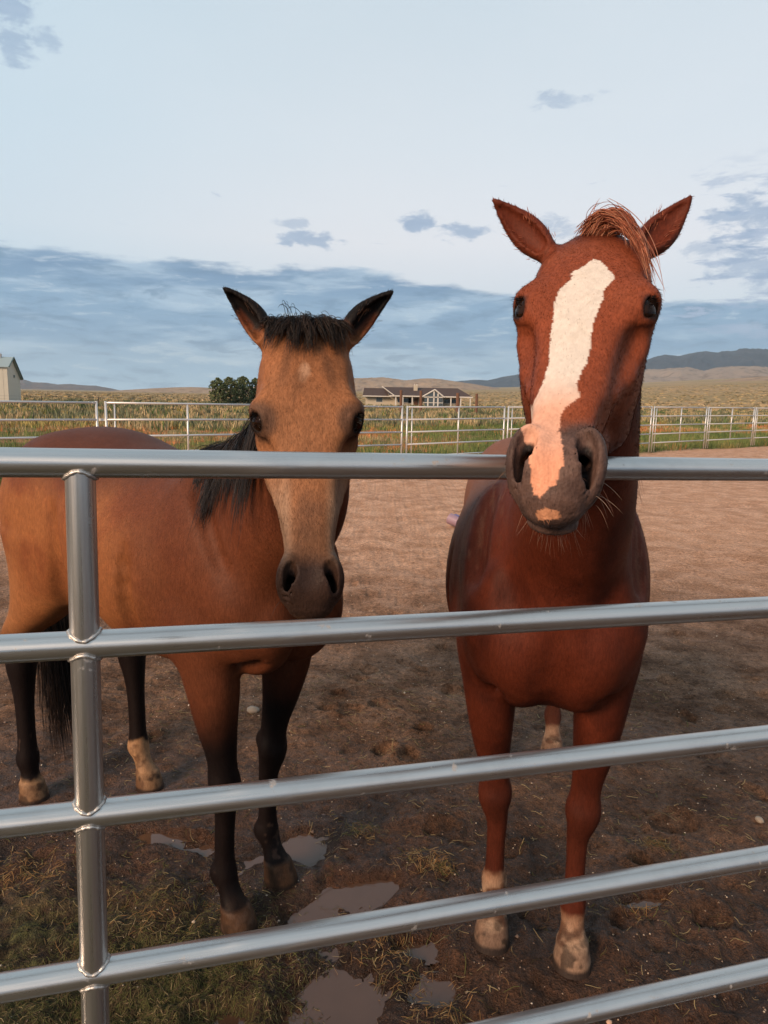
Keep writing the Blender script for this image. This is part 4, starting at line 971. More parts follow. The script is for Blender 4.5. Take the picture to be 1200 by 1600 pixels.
def bucket():
    p = px_ground(706, 822); D = p[1]; k = D / FPX; r, h = 9 * k, 18 * k
    root = empty('plastic_tub', (p[0] + .03, D, 0)); tag(root, 'small lavender plastic tub lying in the pen behind the chestnut horse', 'tub')
    root.location.z = r
    m = MB(); t = np.linspace(0, 1, 9); m.tube([(0, y_, 0) for y_ in np.linspace(-h * .5, h * .5, 5)], [r * .9, r * .93, r * .96, r * .98, r], 20); o = m.build('body', M['lavender'], root, False)
    MB().tube([(0, -h * .52, 0), (0, -h * .44, 0)], r * 1.04, 20).build('rim', M['lavender'], root)
    MB().box((r * .1, -h * .3, r * .55), (r * .75, h * .2, r * 1.02)).build('printed_label', M['violet'], root)
    root.rotation_euler = (.25, 0, .9)

# ================================================================ horses in the pen
BLAZE = [(929, 403), (945, 414), (962, 434), (946, 449), (940, 471), (927, 505), (923, 536), (917, 566), (904, 590), (901, 600), (904, 612), (906, 622), (893, 628), (880, 641), (875, 655), (875, 672), (879, 690), (880, 713), (880, 727), (872, 737), (870, 757), (858, 762), (848, 772), (842, 777),
         (833, 773), (830, 745), (828, 722), (823, 698), (813, 668), (829, 640), (847, 601), (858, 562), (862, 514), (866, 475), (873, 453), (884, 444), (894, 436), (892, 427), (905, 420), (916, 413)]
SNIP = [(838, 797), (853, 794), (870, 797), (876, 808), (866, 812), (840, 812)]
def mixc(a, b, t): return a + (np.asarray(b, float) - a) * np.clip(t, 0, 1)[:, None]
def world_pts(sp, V):
    h = sp['h']; l = np.array([-h[1], h[0]]); return np.concatenate([np.asarray(sp['O']) + V[:, :1] * h + V[:, 1:2] * l, V[:, 2:3]], 1)
def leg_near(sp, V, i, r=.17):
    lg = sp['legs'][i]; return np.hypot(V[:, 0] - lg['x'] + .03, V[:, 1] - lg['y']) < r
def coat_chestnut(sp, V, loc, W):
    s, l, n = loc.T; nz = vnoise(V, 9, 61, 4); fine = vnoise(V, 60, 62, 3); hairn = vnoise(V * [1, 1, .3], 170, 63, 2)
    c = np.tile(np.array([.125, .0255, .0110]), (len(V), 1)); c = mixc(c, (.075, .0155, .0075), sstep(.42, .70, nz))
    c = mixc(c, (.165, .055, .029), sstep(.25, -.1, V[:, 0]) * .75)                       # paler barrel and rump
    c = mixc(c, (.30, .135, .078), sstep(.30, -.05, V[:, 0]) * sstep(1.05, 1.3, V[:, 2]) * .4)
    sk_ = vnoise(np.stack([V[:, 0] * .8 + V[:, 2] * .55, V[:, 1], (V[:, 2] * .8 - V[:, 0] * .55) * .16], 1), 150, 68, 2); dusty = sstep(.45, .75, sk_) * sstep(1.02, 1.22, V[:, 2]) * sstep(.62, .45, V[:, 0]) * sstep(.10, .16, np.abs(V[:, 1]))
    c = mixc(c, (.26, .125, .076), dusty * .32)
    c = mixc(c, (.085, .022, .012), sstep(.62, .48, V[:, 2]) * .5)                         # darker lower legs
    hd = (s > -.02) & (s < .7) & (np.abs(l) < .2) & (n > -.31) & (n < .25) & (V[:, 0] > .55)
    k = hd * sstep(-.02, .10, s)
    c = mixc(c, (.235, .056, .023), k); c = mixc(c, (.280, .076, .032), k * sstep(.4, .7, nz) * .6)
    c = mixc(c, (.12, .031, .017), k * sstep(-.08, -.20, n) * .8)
    # dark skin round the nostrils, lips and eyes
    e = np.minimum(np.linalg.norm(loc - np.array([EYE[0] + .002, EYE[1] + .012, EYE[2] + .010]), axis=1), np.linalg.norm(loc - np.array([EYE[0] + .002, -EYE[1] - .012, EYE[2] + .010]), axis=1))
    c = mixc(c, (.018, .011, .009), hd * sstep(.030, .022, e + .006 * (fine - .5)))
    mz = sstep(.462, .505, s + .010 * (nz - .5) + .020 * sstep(.0, .06, np.abs(l)) - .02 * sstep(-.03, -.09, n)) * hd
    c = mixc(c, (.120, .070, .056), mz); c = mixc(c, (.070, .042, .035), mz * sstep(.4, .7, fine) * .8)
    px = to_px(W); q = px + np.stack([vnoise(V, 120, 64, 2) - .5, vnoise(V, 120, 65, 2) - .5], 1) * 5
    fr = hd & (n > -.10) & (np.abs(l) < .075)
    bl = fr & in_poly(q, BLAZE) & (s > .02); sn = fr & in_poly(q, SNIP) & (s > .5)
    white = mixc(np.tile(np.array([.66, .575, .495]), (len(V), 1)), (.68, .36, .245), sstep(.36, .47, s + .03 * (nz - .5)))
    white = mixc(white, (.70, .305, .18), sstep(.50, .57, s) * .9); white = mixc(white, (.62, .52, .42), sstep(.55, .8, fine) * .35 * sstep(.5, .3, s))
    c[bl] = white[bl]; c[sn] = np.array([.58, .27, .15]) * (.8 + .4 * fine[sn, None])
    c = nostril_dark(sp, c, loc, hd)
    # white feet, stained with mud
    z = V[:, 2] + .022 * (vnoise(V, 22, 66, 3) - .5) * 2
    for i, top in ((0, .215), (1, .140), (2, .10), (3, .135)):
        m = leg_near(sp, V, i); t = m * sstep(top + .016, top - .018, z)
        dirt = sstep(.42, .62, vnoise(V * [1, 1, 1.4], 26, 67, 4))
        wc = mixc(np.tile(np.array([.44, .275, .175]), (len(V), 1)), (.115, .050, .028), dirt * .95); wc = mixc(wc, (.36, .175, .095), sstep(top - .06, top, z) * .7)
        c = mixc(c, wc, t); c = c * 1.0
        c[m] = mixc(c[m], (.27, .165, .110), sstep(.082, .070, V[m, 2]) * .7); mudm = sstep(.50, .62, vnoise(V[m], 30, 69, 3)) * sstep(.16, .05, V[m, 2]); c[m] = mixc(c[m], (.060, .038, .026), mudm * .85)
        c[m] = mixc(c[m], (.045, .030, .024), sstep(.036, .024, V[m, 2] + .012 * (nz[m] - .5)))
    c = c * np.where(hd & (s > .02), .86, np.where(V[:, 2] < .2, .80, .80))[:, None]
    return np.clip(c * (.86 + .28 * hairn[:, None]), 0, 1), np.clip(mz + 0, 0, 1)
def nostril_dark(sp, c, loc, hd):
    k = sp['nostril']; d = np.full(len(loc), 9.)
    for sg in (-1, 1):
        pts = catmull([(.520, sg*.044*k, -.030), (.545, sg*.042*k, -.040), (.556, sg*.043*k, -.050)], 3)
        for p in pts: d = np.minimum(d, np.linalg.norm(loc - p, axis=1))
        for p in ((.50, sg*.034, -.05), (.48, sg*.028, -.055)): d = np.minimum(d, np.linalg.norm(loc - np.array(p), axis=1))
    return mixc(c, (.012, .008, .008), hd * sstep(.019, .012, d))
def coat_buckskin(sp, V, loc, W):
    s, l, n = loc.T; nz = vnoise(V, 8, 71, 4); fine = vnoise(V, 70, 72, 3); hairn = vnoise(V * [1, 1, .3], 170, 73, 2); big = vnoise(V, 2.6, 74, 3)
    x, z = V[:, 0], V[:, 2]
    c = np.tile(np.array([.360, .150, .058]), (len(V), 1)); c = mixc(c, (.270, .095, .038), sstep(.38, .68, nz))
    c = mixc(c, (.135, .044, .022), sstep(.02, .36, x + .30 * (big - .5)) * .90)           # darker shoulder and neck
    c = mixc(c, (.110, .041, .025), sstep(1.30, 1.47, z + .10 * (big - .5)) * .95 * sstep(.5, .2, x)); c = mixc(c, (.175, .060, .028), sstep(.46, .66, vnoise(V, 4.5, 79, 4)) * .55 * sstep(.9, 1.0, z))   # sooty back
    c = mixc(c, (.42, .190, .080), sstep(1.1, .92, z) * sstep(.1, -.2, x) * .45)
    c = mixc(c, (.40, .205, .095), sstep(-.45, -.75, x) * sstep(1.25, .95, z) * .5)
    blk = np.zeros(len(V))
    for i, (t0, t1) in enumerate(((.60, .82), (.60, .92), (.60, .78), (.60, .80))):
        m = leg_near(sp, V, i, .24 if i > 1 else .20) & (z < 1.0); blk = np.maximum(blk, m * sstep(t1, t0, z + .10 * (nz - .5)))
    c = mixc(c, (.012, .008, .008), blk)
    hd = (s > -.03) & (s < .7) & (np.abs(l) < .22) & (n > -.31) & (n < .25) & (np.linalg.norm(loc - [.25, 0, -.08], axis=1) < .46)
    k = hd * sstep(-.03, .06, s) * sstep(-.235, -.17, n)
    c = mixc(c, (.365, .180, .090), k); c = mixc(c, (.34, .145, .062), k * sstep(.26, .05, s) * .7)
    c = mixc(c, (.185, .102, .066), k * sstep(.24, .32, s) * .75 * sstep(.30, .60, nz) * sstep(.05, .02, np.abs(l))); c = mixc(c, (.40, .295, .215), k * sstep(.26, .40, s) * sstep(.026, .050, np.abs(l)) * .8)
    c = mixc(c, (.16, .080, .045), k * sstep(.016, .004, np.abs(np.abs(l) - .022 - .22 * s + .02 * (nz - .5))) * sstep(.02, .05, s) * sstep(.16, .10, s) * .55)
    c = mixc(c, (.56, .38, .26), k * sstep(.022, .004, np.hypot((s - .105) * .8, (l + .004) * 1.5 + .2 * (s - .105)) + .022 * (fine - .5)) * .7)
    c = mixc(c, (.17, .085, .045), k * sstep(.50, .66, vnoise(V * [1, 1, .5], 14, 75, 3)) * sstep(.28, .22, s) * .55)
    e = np.minimum(np.linalg.norm(loc - np.array([EYE[0] + .002, EYE[1] + .012, EYE[2] + .010]), axis=1), np.linalg.norm(loc - np.array([EYE[0] + .002, -EYE[1] - .012, EYE[2] + .010]), axis=1))
    c = mixc(c, (.15, .085, .055), hd * sstep(.052, .034, e)); c = mixc(c, (.010, .007, .006), hd * sstep(.032, .024, e + .006 * (fine - .5)))
    mz = sstep(.452, .515, s + .02 * (nz - .5) - .018 * sstep(-.04, -.09, n)) * hd
    c = mixc(c, (.058, .036, .029), mz); c = mixc(c, (.13, .075, .048), mz * sstep(.5, .75, fine) * sstep(-.02, -.08, n) * .9)
    c = nostril_dark(sp, c, loc, hd)
    # black-edged ears
    for er, sg in zip(sp['ears'], (-1, 1)):
        b = np.array(er['base']); t = np.array(er['tip']); ax = unit(t - b); r = loc - b; q = r @ ax / np.linalg.norm(t - b); dd = np.linalg.norm(r - (r @ ax)[:, None] * ax, axis=1)
        o = unit(er['open']); o = unit(o - (o @ ax) * ax); oo = r @ o; la = np.cross(ax, o); ll = r @ la
        m = (q > .02) & (q < 1.15) & (dd < .06)
        inner = sstep(.0, .012, oo * 0 + .03 - dd + .0) 
        c[m] = mixc(c[m], (.010, .008, .008), np.maximum(sstep(.50, .68, q[m] + .12 * (nz[m] - .5)), sstep(.10, .24, q[m]) * sstep(-.014, -.004, ll[m] * -np.sign(ll[m] * 0 + 1) * sg * np.sign(la[1]) + .002)))
    zz = z + .03 * (vnoise(V, 20, 76, 3) - .5) * 2
    for i, top in ((2, .105), (3, .215)):
        m = leg_near(sp, V, i); t = m * sstep(top + .012, top - .012, zz); wc = mixc(np.tile(np.array([.42, .27, .155]), (len(V), 1)), (.13, .07, .04), sstep(.45, .62, vnoise(V, 24, 77, 4)) * .8); c = mixc(c, wc, t)
    for i in range(4):
        m = leg_near(sp, V, i); c[m] = mixc(c[m], (.115, .066, .038), sstep(.088, .078, V[m, 2]) * (.85 if i < 2 else .5)); c[m] = mixc(c[m], (.045, .029, .020), sstep(.46, .60, vnoise(V[m], 28, 80, 3)) * sstep(.14, .06, V[m, 2]) * .8); c[m] = mixc(c[m], (.035, .024, .019), sstep(.030, .018, V[m, 2] + .012 * (nz[m] - .5)))
        c[m] = mixc(c[m], (.16, .11, .085), sstep(.70, .76, vnoise(V[m], 38, 78, 2)) * sstep(.32, .25, V[m, 2]) * .35)
    c = c * np.array([.80, .70, .64]) * np.where(hd, .98, .90)[:, None]
    return np.clip(c * (.84 + .32 * hairn[:, None]), 0, 1), np.clip(mz, 0, 1)

def mat_coat(n, s, bump):
    c = attr(n, 'coat'); sk = attr(n, 'skin', 'Fac'); t = tex(n)
    st = n.noise(n.mapping(t, (1, 1, .22)), 260, 3, .6); mo = n.noise(t, 30, 4, .6)
    lm = n.new('ShaderNodeRGBToBW'); n.link(c, lm.inputs[0]); dark = n.range(lm.outputs[0], .22, .42, 1., .22)
    c = n.mix(n.math('MULTIPLY', n.range(st, .35, .65, 0, .5), dark), c, n.mix(1.0, c, (.55, .52, .50), 'MULTIPLY')); c = n.mix(n.math('MULTIPLY', n.range(mo, .45, .7, 0, .4), dark), c, n.mix(1.0, c, (1.35, 1.3, 1.25), 'MULTIPLY'))
    s(Base_Color=c, Roughness=n.range(sk, 0, 1, .58, .52), Specular_IOR_Level=.12)
    sk2 = n.new('ShaderNodeTexVoronoi'); n.link(t, sk2.inputs['Vector']); sk2.inputs['Scale'].default_value = 210
    h = n.math('ADD', n.math('MULTIPLY', st, .55), n.math('MULTIPLY', n.math('MULTIPLY', sk2.outputs['Distance'], sk), .5))
    bump(h, .35, .004)
def mat_hair(n, s, bump):
    s(Base_Color=attr(n, 'tint'), Roughness=.42, Specular_IOR_Level=.25)
def mat_fuzz(n, s, bump):
    s(Base_Color=attr(n, 'tint'), Roughness=.6, Specular_IOR_Level=.10)
def mat_eye(n, s, bump):
    t = tex(n); sp = n.new('ShaderNodeSeparateXYZ'); n.link(t, sp.inputs[0])
    s(Base_Color=n.mix(n.range(n.noise(t, 60, 3, .6), .3, .7), (.006, .003, .002), (.022, .009, .004)), Roughness=.06, Specular_IOR_Level=.14)

def coat_fuzz(body, V, N, C, dens_fn, flow, n, length, seed, name, root):
    """Short coat hairs: one small blade each, lying along the coat, shaded with the skin's own normals."""
    g = np.random.default_rng(seed); me = body.data
    me.calc_loop_triangles(); T = np.empty(len(me.loop_triangles) * 3, np.int32); me.loop_triangles.foreach_get('vertices', T); T = T.reshape(-1, 3)
    cen = V[T].mean(1); ar = .5 * np.linalg.norm(np.cross(V[T[:, 1]] - V[T[:, 0]], V[T[:, 2]] - V[T[:, 0]]), axis=1)
    wgt = ar * dens_fn(cen, N[T].mean(1)) * np.where(C[T].mean(1)[:, 0] > .42, .12, 1.); cum = np.cumsum(wgt); idx = np.searchsorted(cum, g.random(n) * cum[-1]); idx = np.clip(idx, 0, len(T) - 1)
    u, v = g.random(n), g.random(n); sw = u + v > 1; u[sw], v[sw] = 1 - u[sw], 1 - v[sw]; b = np.stack([1 - u - v, u, v], 1)
    P = np.einsum('ij,ijk->ik', b, V[T[idx]]); Nn = np.einsum('ij,ijk->ik', b, N[T[idx]]); Nn /= np.linalg.norm(Nn, axis=1)[:, None] + 1e-9; Cc = np.einsum('ij,ijk->ik', b, C[T[idx]])
    d = flow(P); d = d - np.einsum('ij,ij->i', d, Nn)[:, None] * Nn + g.normal(0, .16, (n, 3)); d /= np.linalg.norm(d, axis=1)[:, None] + 1e-9
    L = length * g.uniform(.6, 1.4, (n, 1)); s = np.cross(Nn, d); s /= np.linalg.norm(s, axis=1)[:, None] + 1e-9
    w_ = .00055 * g.uniform(.7, 1.3, (n, 1))
    A = P - s * w_ - Nn * .0005; B = P + s * w_ - Nn * .0005; D = P + d * L * .96 + Nn * L * g.uniform(.05, .24, (n, 1))
    VV = np.stack([B, A, D], 1).reshape(-1, 3); F = np.arange(len(VV)).reshape(-1, 3)
    o = mesh_ob(name, VV, F, M['fuzz'], root, True); set_attr(o, 'tint', np.repeat(np.minimum(Cc * (1 + (g.uniform(-.26, .28, (n, 1))) * np.where(Cc[:, :1] > .45, .4, 1.)), .9), 3, 0))
    o.data.normals_split_custom_set_from_vertices(np.repeat(Nn, 3, 0)); tag(o, kind='stuff'); return o

def make_horse(sp, name, label, coat_fn, hair_fn, fuzz_n):
    V, faces, hp, HM = horse_mesh(sp); W = world_pts(sp, V); loc = (V - hp) @ HM.T
    root = empty(name, (*sp['O'], 0), math.atan2(sp['h'][1], sp['h'][0])); tag(root, label, 'horse')
    body = mesh_ob('body', V, faces, M['coat'], root, True)
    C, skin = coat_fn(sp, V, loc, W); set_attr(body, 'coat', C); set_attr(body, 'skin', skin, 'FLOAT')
    N = np.empty(len(V) * 3, np.float32); body.data.vertices.foreach_get('normal', N); N = N.reshape(-1, 3)
    for sg in (-1, 1):
        m = MB(); th = np.linspace(0, math.pi, 17); ph = np.linspace(0, 2 * math.pi, 32, endpoint=False)
        S = [(math.sin(a) * math.cos(b), math.sin(a) * math.sin(b), math.cos(a)) for a in th for b in ph]
        m.add(np.array(S) * .0285, [(i*32+j, (i+1)*32+j, (i+1)*32+(j+1) % 32, i*32+(j+1) % 32) for i in range(16) for j in range(32)])
        e = m.build('eye', M['eye'], root, True); e.location = hp + (np.array([EYE[0], sg*EYE[1], EYE[2]]) + .004 * unit([.10, sg*.74, .66])) @ HM
    def flow(P):
        q = (P - hp) @ HM.T; hd = (q[:, 0] > 0) & (np.linalg.norm(q - [.28, 0, -.08], axis=1) < .42)
        d = np.tile([-.75, 0, -.65], (len(P), 1)); d[hd] = HM[0] * .9 + HM[2] * .05
        up = hd & (q[:, 0] < .16); d[up] = (HM[0] * .6 + np.sign(q[up, 1])[:, None] * HM[1] * .6)
        ear = (q[:, 0] < .03) & (np.abs(q[:, 1]) > .08); d[ear] = -HM[0] * .8 + np.sign(q[ear, 1])[:, None] * HM[1] * .6
        return d
    O3 = np.array([*sp['O'], 0]); l = np.array([-sp['h'][1], sp['h'][0]])
    def dens(c, nn):
        q = (c - hp) @ HM.T; hd = np.linalg.norm(q - [.25, 0, -.06], axis=1) < .44
        front = (c[:, 0] > .1); return np.where(hd, np.where(q[:, 0] > .50, .4, 2.0), np.where(front, 1.0, .55)) * (c[:, 2] > .09)
    coat_fuzz(body, V, N, C, dens, flow, fuzz_n, .0066, 5, 'coat_hair', root)
    hair_fn(sp, root, hp, HM, V, N)
    h = sp['h']
    for lg in sp['legs']: HOOVES.append(tuple(np.asarray(sp['O']) + lg['x'] * h + lg['y'] * l))
    return root
def hair_mesh(name, root, paths, width, cols, seed):
    g = np.random.default_rng(seed); n = len(paths); wd = width * g.uniform(.6, 1.3, n)
    V, F = strands(None, lambda i: paths[i], n, 0, wd, seed); o = mesh_ob(name, V, F, M['hair'], root, True)
    tag(o, kind='stuff'); c = np.array(cols)[g.integers(0, len(cols), n)] * g.uniform(.7, 1.3, (n, 1)); set_attr(o, 'tint', np.concatenate([np.repeat(c[i:i+1], 3 * len(paths[i]), 0) for i in range(n)])); return o
def lock(g, a, b, c, n, spread0, spread1, m=9):
    """n strands from round a by way of b to round c."""
    out = []
    for _ in range(n):
        p0 = a + g.normal(0, 1, 3) * spread0; p1 = b + g.normal(0, 1, 3) * (np.asarray(spread0) + spread1) * .6; p2 = c + g.normal(0, 1, 3) * spread1
        t = np.linspace(0, g.uniform(.75, 1.05), m)[:, None]; out.append((1-t)**2 * p0 + 2*t*(1-t) * p1 + t*t * p2 + np.sin(t * g.uniform(2, 6)) * g.normal(0, .0013, 3))
    return out
def whiskers(g, H, k, n, long=.05):
    out = []
    for _ in range(n):
        a = g.uniform(-1, 1); s0 = H(.575 - .03 * abs(a) + g.normal(0, .006), a * .040, -.118 + .01 * abs(a) + g.normal(0, .006)); L = long * g.uniform(.4, 1.2)
        d = unit(H(.25, a * .5 + g.normal(0, .15), -.9) - H(0, 0, 0)) + g.normal(0, .12, 3) + np.array([0, 0, -.5]); d = unit(d)
        t = np.linspace(0, 1, 6)[:, None]; out.append(s0 + d * L * t + np.array([0, 0, -.012]) * t * t + g.normal(0, .006, 3) * t * t)
    for _ in range(n // 7):
        a = g.choice([-1, 1]); s0 = H(g.uniform(.52, .57), a * g.uniform(.050, .060), g.uniform(-.085, -.05)); d = unit((H(.45, a * .9, -.15) - H(0, 0, 0)) + g.normal(0, .2, 3)); L = long * g.uniform(.5, 1.2)
        t = np.linspace(0, 1, 6)[:, None]; out.append(s0 + d * L * t + np.array([0, 0, -.02]) * t * t)
    return out
def ear_hair(g, H, sp, n):
    out = []
    for er in sp['ears']:
        b = np.array(er['base']); t = np.array(er['tip']); o = unit(er['open']); ax = unit(t - b); o = unit(o - (o @ ax) * ax); la = np.cross(ax, o); Ln = np.linalg.norm(t - b)
        for _ in range(n):
            q = g.uniform(.02, .6); sd = g.choice([-1, 1]); p0 = b + ax * q * Ln + la * sd * .026 * g.uniform(.3, 1.15) + o * g.uniform(-.01, .008)
            d = unit(ax * .8 + la * sd * .6 * g.uniform(.2, 1.2) + o * g.uniform(.0, .5)); L = g.uniform(.006, .014); u = np.linspace(0, 1, 4)[:, None]
            out.append(np.array([H(*r) for r in (p0 + d * L * u)]))
    return out
def hair_chestnut(sp, root, hp, HM, V, N):
    g = np.random.default_rng(81); H = lambda s, l, n: hp + s * HM[0] + l * HM[1] + n * HM[2]
    red = [(.26, .075, .036), (.33, .11, .055), (.19, .05, .025), (.40, .17, .095)]
    P = lock(g, H(-.012, -.018, -.008), H(-.040, .008, .044), H(.045, .066, .014), 420, .008, .005) + lock(g, H(-.012, .002, -.008), H(-.040, .034, .044), H(.060, .072, .012), 480, .010, .006) + lock(g, H(-.012, .015, -.008), H(-.012, .053, .036), H(.115, .094, .0), 220, .010, .004, 11)
    P += lock(g, H(-.012, -.01, -.006), H(-.04, -.012, .040), H(-.03, .01, .034), 5, .009, .008) + lock(g, H(-.02, .02, .02), H(.03, .085, .03), H(.155, .110, -.015), 22, .010, .008, 12)
    hair_mesh('forelock', root, P, .0007, red, 1)
    P = []
    nk = sp['neck']; top = [H(-.03, 0, -.02), np.array(nk[0][:3]) + [-.10, 0, .13], np.array(nk[1][:3]) + [-.13, 0, .18], np.array([.24, 0, 1.50])]
    ridge_ = catmull(top, 6)
    for p in ridge_[8:-3]:
        P += lock(g, p, p + [.0, .085, .01], p + [.0, .13, -.20 - .06 * g.random()], 11, .014, .022, 10)
    hair_mesh('mane', root, P, .0010, red, 2)
    hair_mesh('whiskers', root, whiskers(g, H, 1, 64, .042), .00021, [(.34, .19, .12), (.22, .09, .055), (.42, .29, .21)], 3)
    hair_mesh('ear_hair', root, ear_hair(g, H, sp, 90), .00055, red[:3], 4)
    a = np.array([-.80, 0, 1.36]); P = lock(g, a, np.array([-1.02, 0, 1.2]), np.array([-.98, 0, .5]), 500, .025, .05, 10); hair_mesh('tail', root, P, .0014, red, 5)
    hair_mesh('lashes', root, lashes(g, H), .0006, [(.02, .012, .01)], 6)
def lashes(g, H):
    out = []
    for sg in (-1, 1):
        o = unit([.10, sg*.74, .66])
        for _ in range(46):
            e = np.array([EYE[0] - .012 + g.normal(0, .008), sg * (EYE[1] + .016), EYE[2] + .020]) + g.normal(0, .003, 3)
            d = unit(o * .8 + np.array([.5 + g.normal(0, .25), sg * .3, -.1])); t = np.linspace(0, 1, 4)[:, None]; out.append(np.array([H(*r) for r in e + d * t * g.uniform(.012, .024)]))
    return out
def hair_buckskin(sp, root, hp, HM, V, N):
    g = np.random.default_rng(91); H = lambda s, l, n: hp + s * HM[0] + l * HM[1] + n * HM[2]
    blk = [(.010, .007, .006), (.018, .011, .009), (.034, .020, .014), (.007, .006, .006)]
    P = []
    for l0 in np.linspace(-.072, .066, 30):
        k = abs(l0) / .07; reach = .052 - .022 * k * k + g.uniform(-.030, .024); dr = g.normal(0, .016) + l0 * .25
        P += lock(g, H(-.018 + .012 * k, l0 * .9, -.010), H(-.016, l0 + dr * .4, .046 - .024 * k), H(reach, l0 + dr, .018 - .014 * k), int(g.uniform(26, 70)), .007, .0065, 9)
    P += lock(g, H(-.012, -.03, -.01), H(-.05, -.035, .04), H(-.02, -.05, .035), 8, .008, .008)
    hair_mesh('forelock', root, P, .00062, blk, 1)
    nk = sp['neck']; P = []
    right = unit(np.array([0, -1., 0]))
    cr = [H(-.035, -.01, -.04), np.array(nk[0][:3]) + np.array([-.09, -.005, .145]), np.array(nk[1][:3]) + np.array([-.13, 0, .20]), np.array([.22, 0, 1.50])]
    rd = catmull(cr, 7)
    for j, p in enumerate(rd[:-2]):
        f = j / len(rd)
        if f < .2: continue
        P += lock(g, p, p + [.02 - .03 * f, -.10, .035], p + np.array([.02 - .05 * f + g.normal(0, .02), -.15 + g.normal(0, .015), -.13 - .20 * g.random()]), 55, .012, .011, 11); P += lock(g, p, p + [.02 - .03 * f, -.10, .035], p + np.array([.02 - .05 * f + g.normal(0, .02), -.15, -.12 - .18 * g.random()]), 45, .012, .009, 11)
    hair_mesh('mane', root, P, .0008, blk, 2)
    hair_mesh('whiskers', root, whiskers(g, H, 1, 40, .022), .00038, [(.05, .035, .028), (.12, .08, .06)], 3)
    hair_mesh('ear_hair', root, ear_hair(g, H, sp, 80), .0005, [(.02, .014, .012), (.10, .05, .03)], 4)
    a = np.array([-.86, 0, 1.36]); P = []
    for _ in range(5): P += lock(g, a + g.normal(0, .012, 3), np.array([-1.02, .02, 1.15]) + g.normal(0, .02, 3), np.array([-.86, -.02 + g.normal(0, .045), .13 + .1 * g.random()]) + g.normal(0, .02, 3), 380, .018, .030, 12)
    hair_mesh('tail', root, P, .0014, blk, 5)
    hair_mesh('lashes', root, lashes(g, H), .0006, [(.008, .006, .005)], 6)

# ================================================================ build everything
M = {}
M['ground'] = material('ground', mat_ground); M['water'] = material('puddle_water', mat_water); M['pipe'] = material('galvanized_pipe', mat_pipe)
M['pipe_far'] = plain('galvanized_far', (.60, .58, .56), .42, .08, 3, .55); M['weld'] = plain('weld', (.50, .47, .44), .42, .3, 160, .85)
M['mtn_blue'] = material('mountain_haze_blue', mat_hill((.030, .043, .068), (.045, .058, .082), (.060, .068, .086), .0011)); M['mtn_dark'] = material('mountain_dark', mat_hill((.075, .058, .060), (.12, .088, .082), (.15, .11, .095), .0013))  # far blue mountains: the air's blue is painted into their base colour
M['mtn_grey'] = material('foothill', mat_hill((.20, .155, .125), (.31, .24, .19), (.15, .115, .095), .0018)); M['hill_tan'] = material('desert_hill', mat_hill((.24, .160, .105), (.36, .255, .170), (.17, .115, .078), .0025))
M['grass'] = material('grass', mat_tint(rough=.85)); M['straw'] = material('straw', mat_tint(rough=.75)); M['bark'] = plain('bark', (.09, .065, .048), .9, .3, 5)
M['cream'] = plain('cream_stucco', (.40, .35, .27), .85, .06, 2); M['trim'] = plain('white_trim', (.50, .47, .43), .6, .04, 2); M['roof'] = plain('brown_shingle', (.058, .037, .031), .85, .25, 1.5); M['glass'] = plain('house_glass', (.06, .075, .085), .08, .2, .5)
M['barn_wall'] = plain('barn_metal', (.46, .43, .36), .5, .05, 1.0); M['barn_roof'] = plain('barn_roof', (.24, .30, .31), .45, .08, 1.0); M['barn_trim'] = plain('barn_trim', (.05, .085, .085), .5, .1, 1.)
M['post_wood'] = plain('timber', (.135, .068, .042), .9, .35, 4); M['post_dark'] = plain('steel_post', (.035, .028, .024), .8, .2, 4)
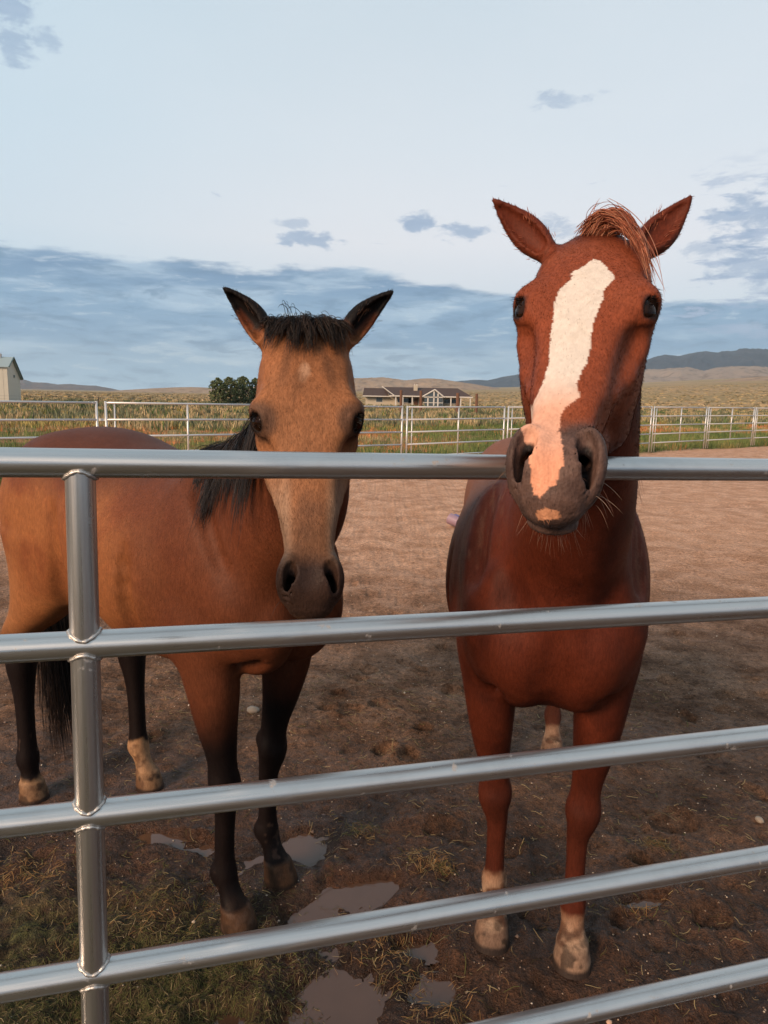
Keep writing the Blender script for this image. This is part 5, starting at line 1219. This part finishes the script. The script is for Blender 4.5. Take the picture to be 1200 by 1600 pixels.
M['stone'] = plain('pale_stone', (.27, .215, .165), .8, .25, 30); M['stone_warm'] = plain('warm_stone', (.55, .33, .22), .8, .2, 6); M['clod'] = plain('mud_clod', (.062, .042, .033), .7, .35, 60)
M['lavender'] = plain('lavender_plastic', (.24, .155, .19), .45, .1, 20); M['violet'] = plain('violet_label', (.10, .09, .22), .5, .1, 20)
M['coat'] = material('horse_coat', mat_coat); M['hair'] = material('horse_hair', mat_hair); M['fuzz'] = material('coat_hair', mat_fuzz); M['eye'] = material('horse_eye', mat_eye)

T0 = time.time()
make_horse(CH, 'chestnut_horse', 'chestnut horse with white blaze resting its head over the top rail', coat_chestnut, hair_chestnut, FUZZ)
make_horse(BK, 'buckskin_horse', 'tan buckskin horse with black mane looking through the rails', coat_buckskin, hair_buckskin, FUZZ)
print('horses', time.time() - T0)
build_ground(); print('ground', time.time() - T0)
near_panel(); far_fence(); hills(); house(); barn(); posts(); trees(); vegetation(); print('setting', time.time() - T0)
puddles(); scatter_litter(); bucket()
stone('pale_stone', (395, 1112), .034, 'pale stone between the front legs of the buckskin horse', 1, M['stone'])
stone('pale_stone', (1186, 1287), .022, 'small white stone near the right edge of the pen', 2, M['stone'])
stone('pale_stone', (952, 1597), .010, 'tiny orange pebble by the lowest rail', 3, M['stone_warm'])
for i, (px, sz, lab) in enumerate((((1029, 700), .16, 'leftmost warm rock by the far fence foot at right'), ((1041, 699), .15, 'middle warm rock by the far fence foot at right'), ((1064, 699), .17, 'flat warm rock right of its two neighbours by the far fence'))):
    stone('fence_rock', px, sz, lab, 10 + i, M['stone_warm'], 'rocks by the far fence', .4)
def haze():
    me = MB().box((-17000, -400, -120), (17000, 17500, 900)); o = me.build('haze', None)
    m = bpy.data.materials.new('haze_air'); m.use_nodes = True; n = Nodes(m.node_tree); v = n.new('ShaderNodeVolumePrincipled'); q = n.new('ShaderNodeOutputMaterial')
    v.inputs['Color'].default_value = (.70, .88, 1.0, 1); v.inputs['Density'].default_value = HAZE; v.inputs['Anisotropy'].default_value = .0; n.link(v.outputs[0], q.inputs['Volume'])
    o.data.materials.append(m); tag(o, kind='stuff')
HAZE = 4.5e-5
haze()
print('all', time.time() - T0)
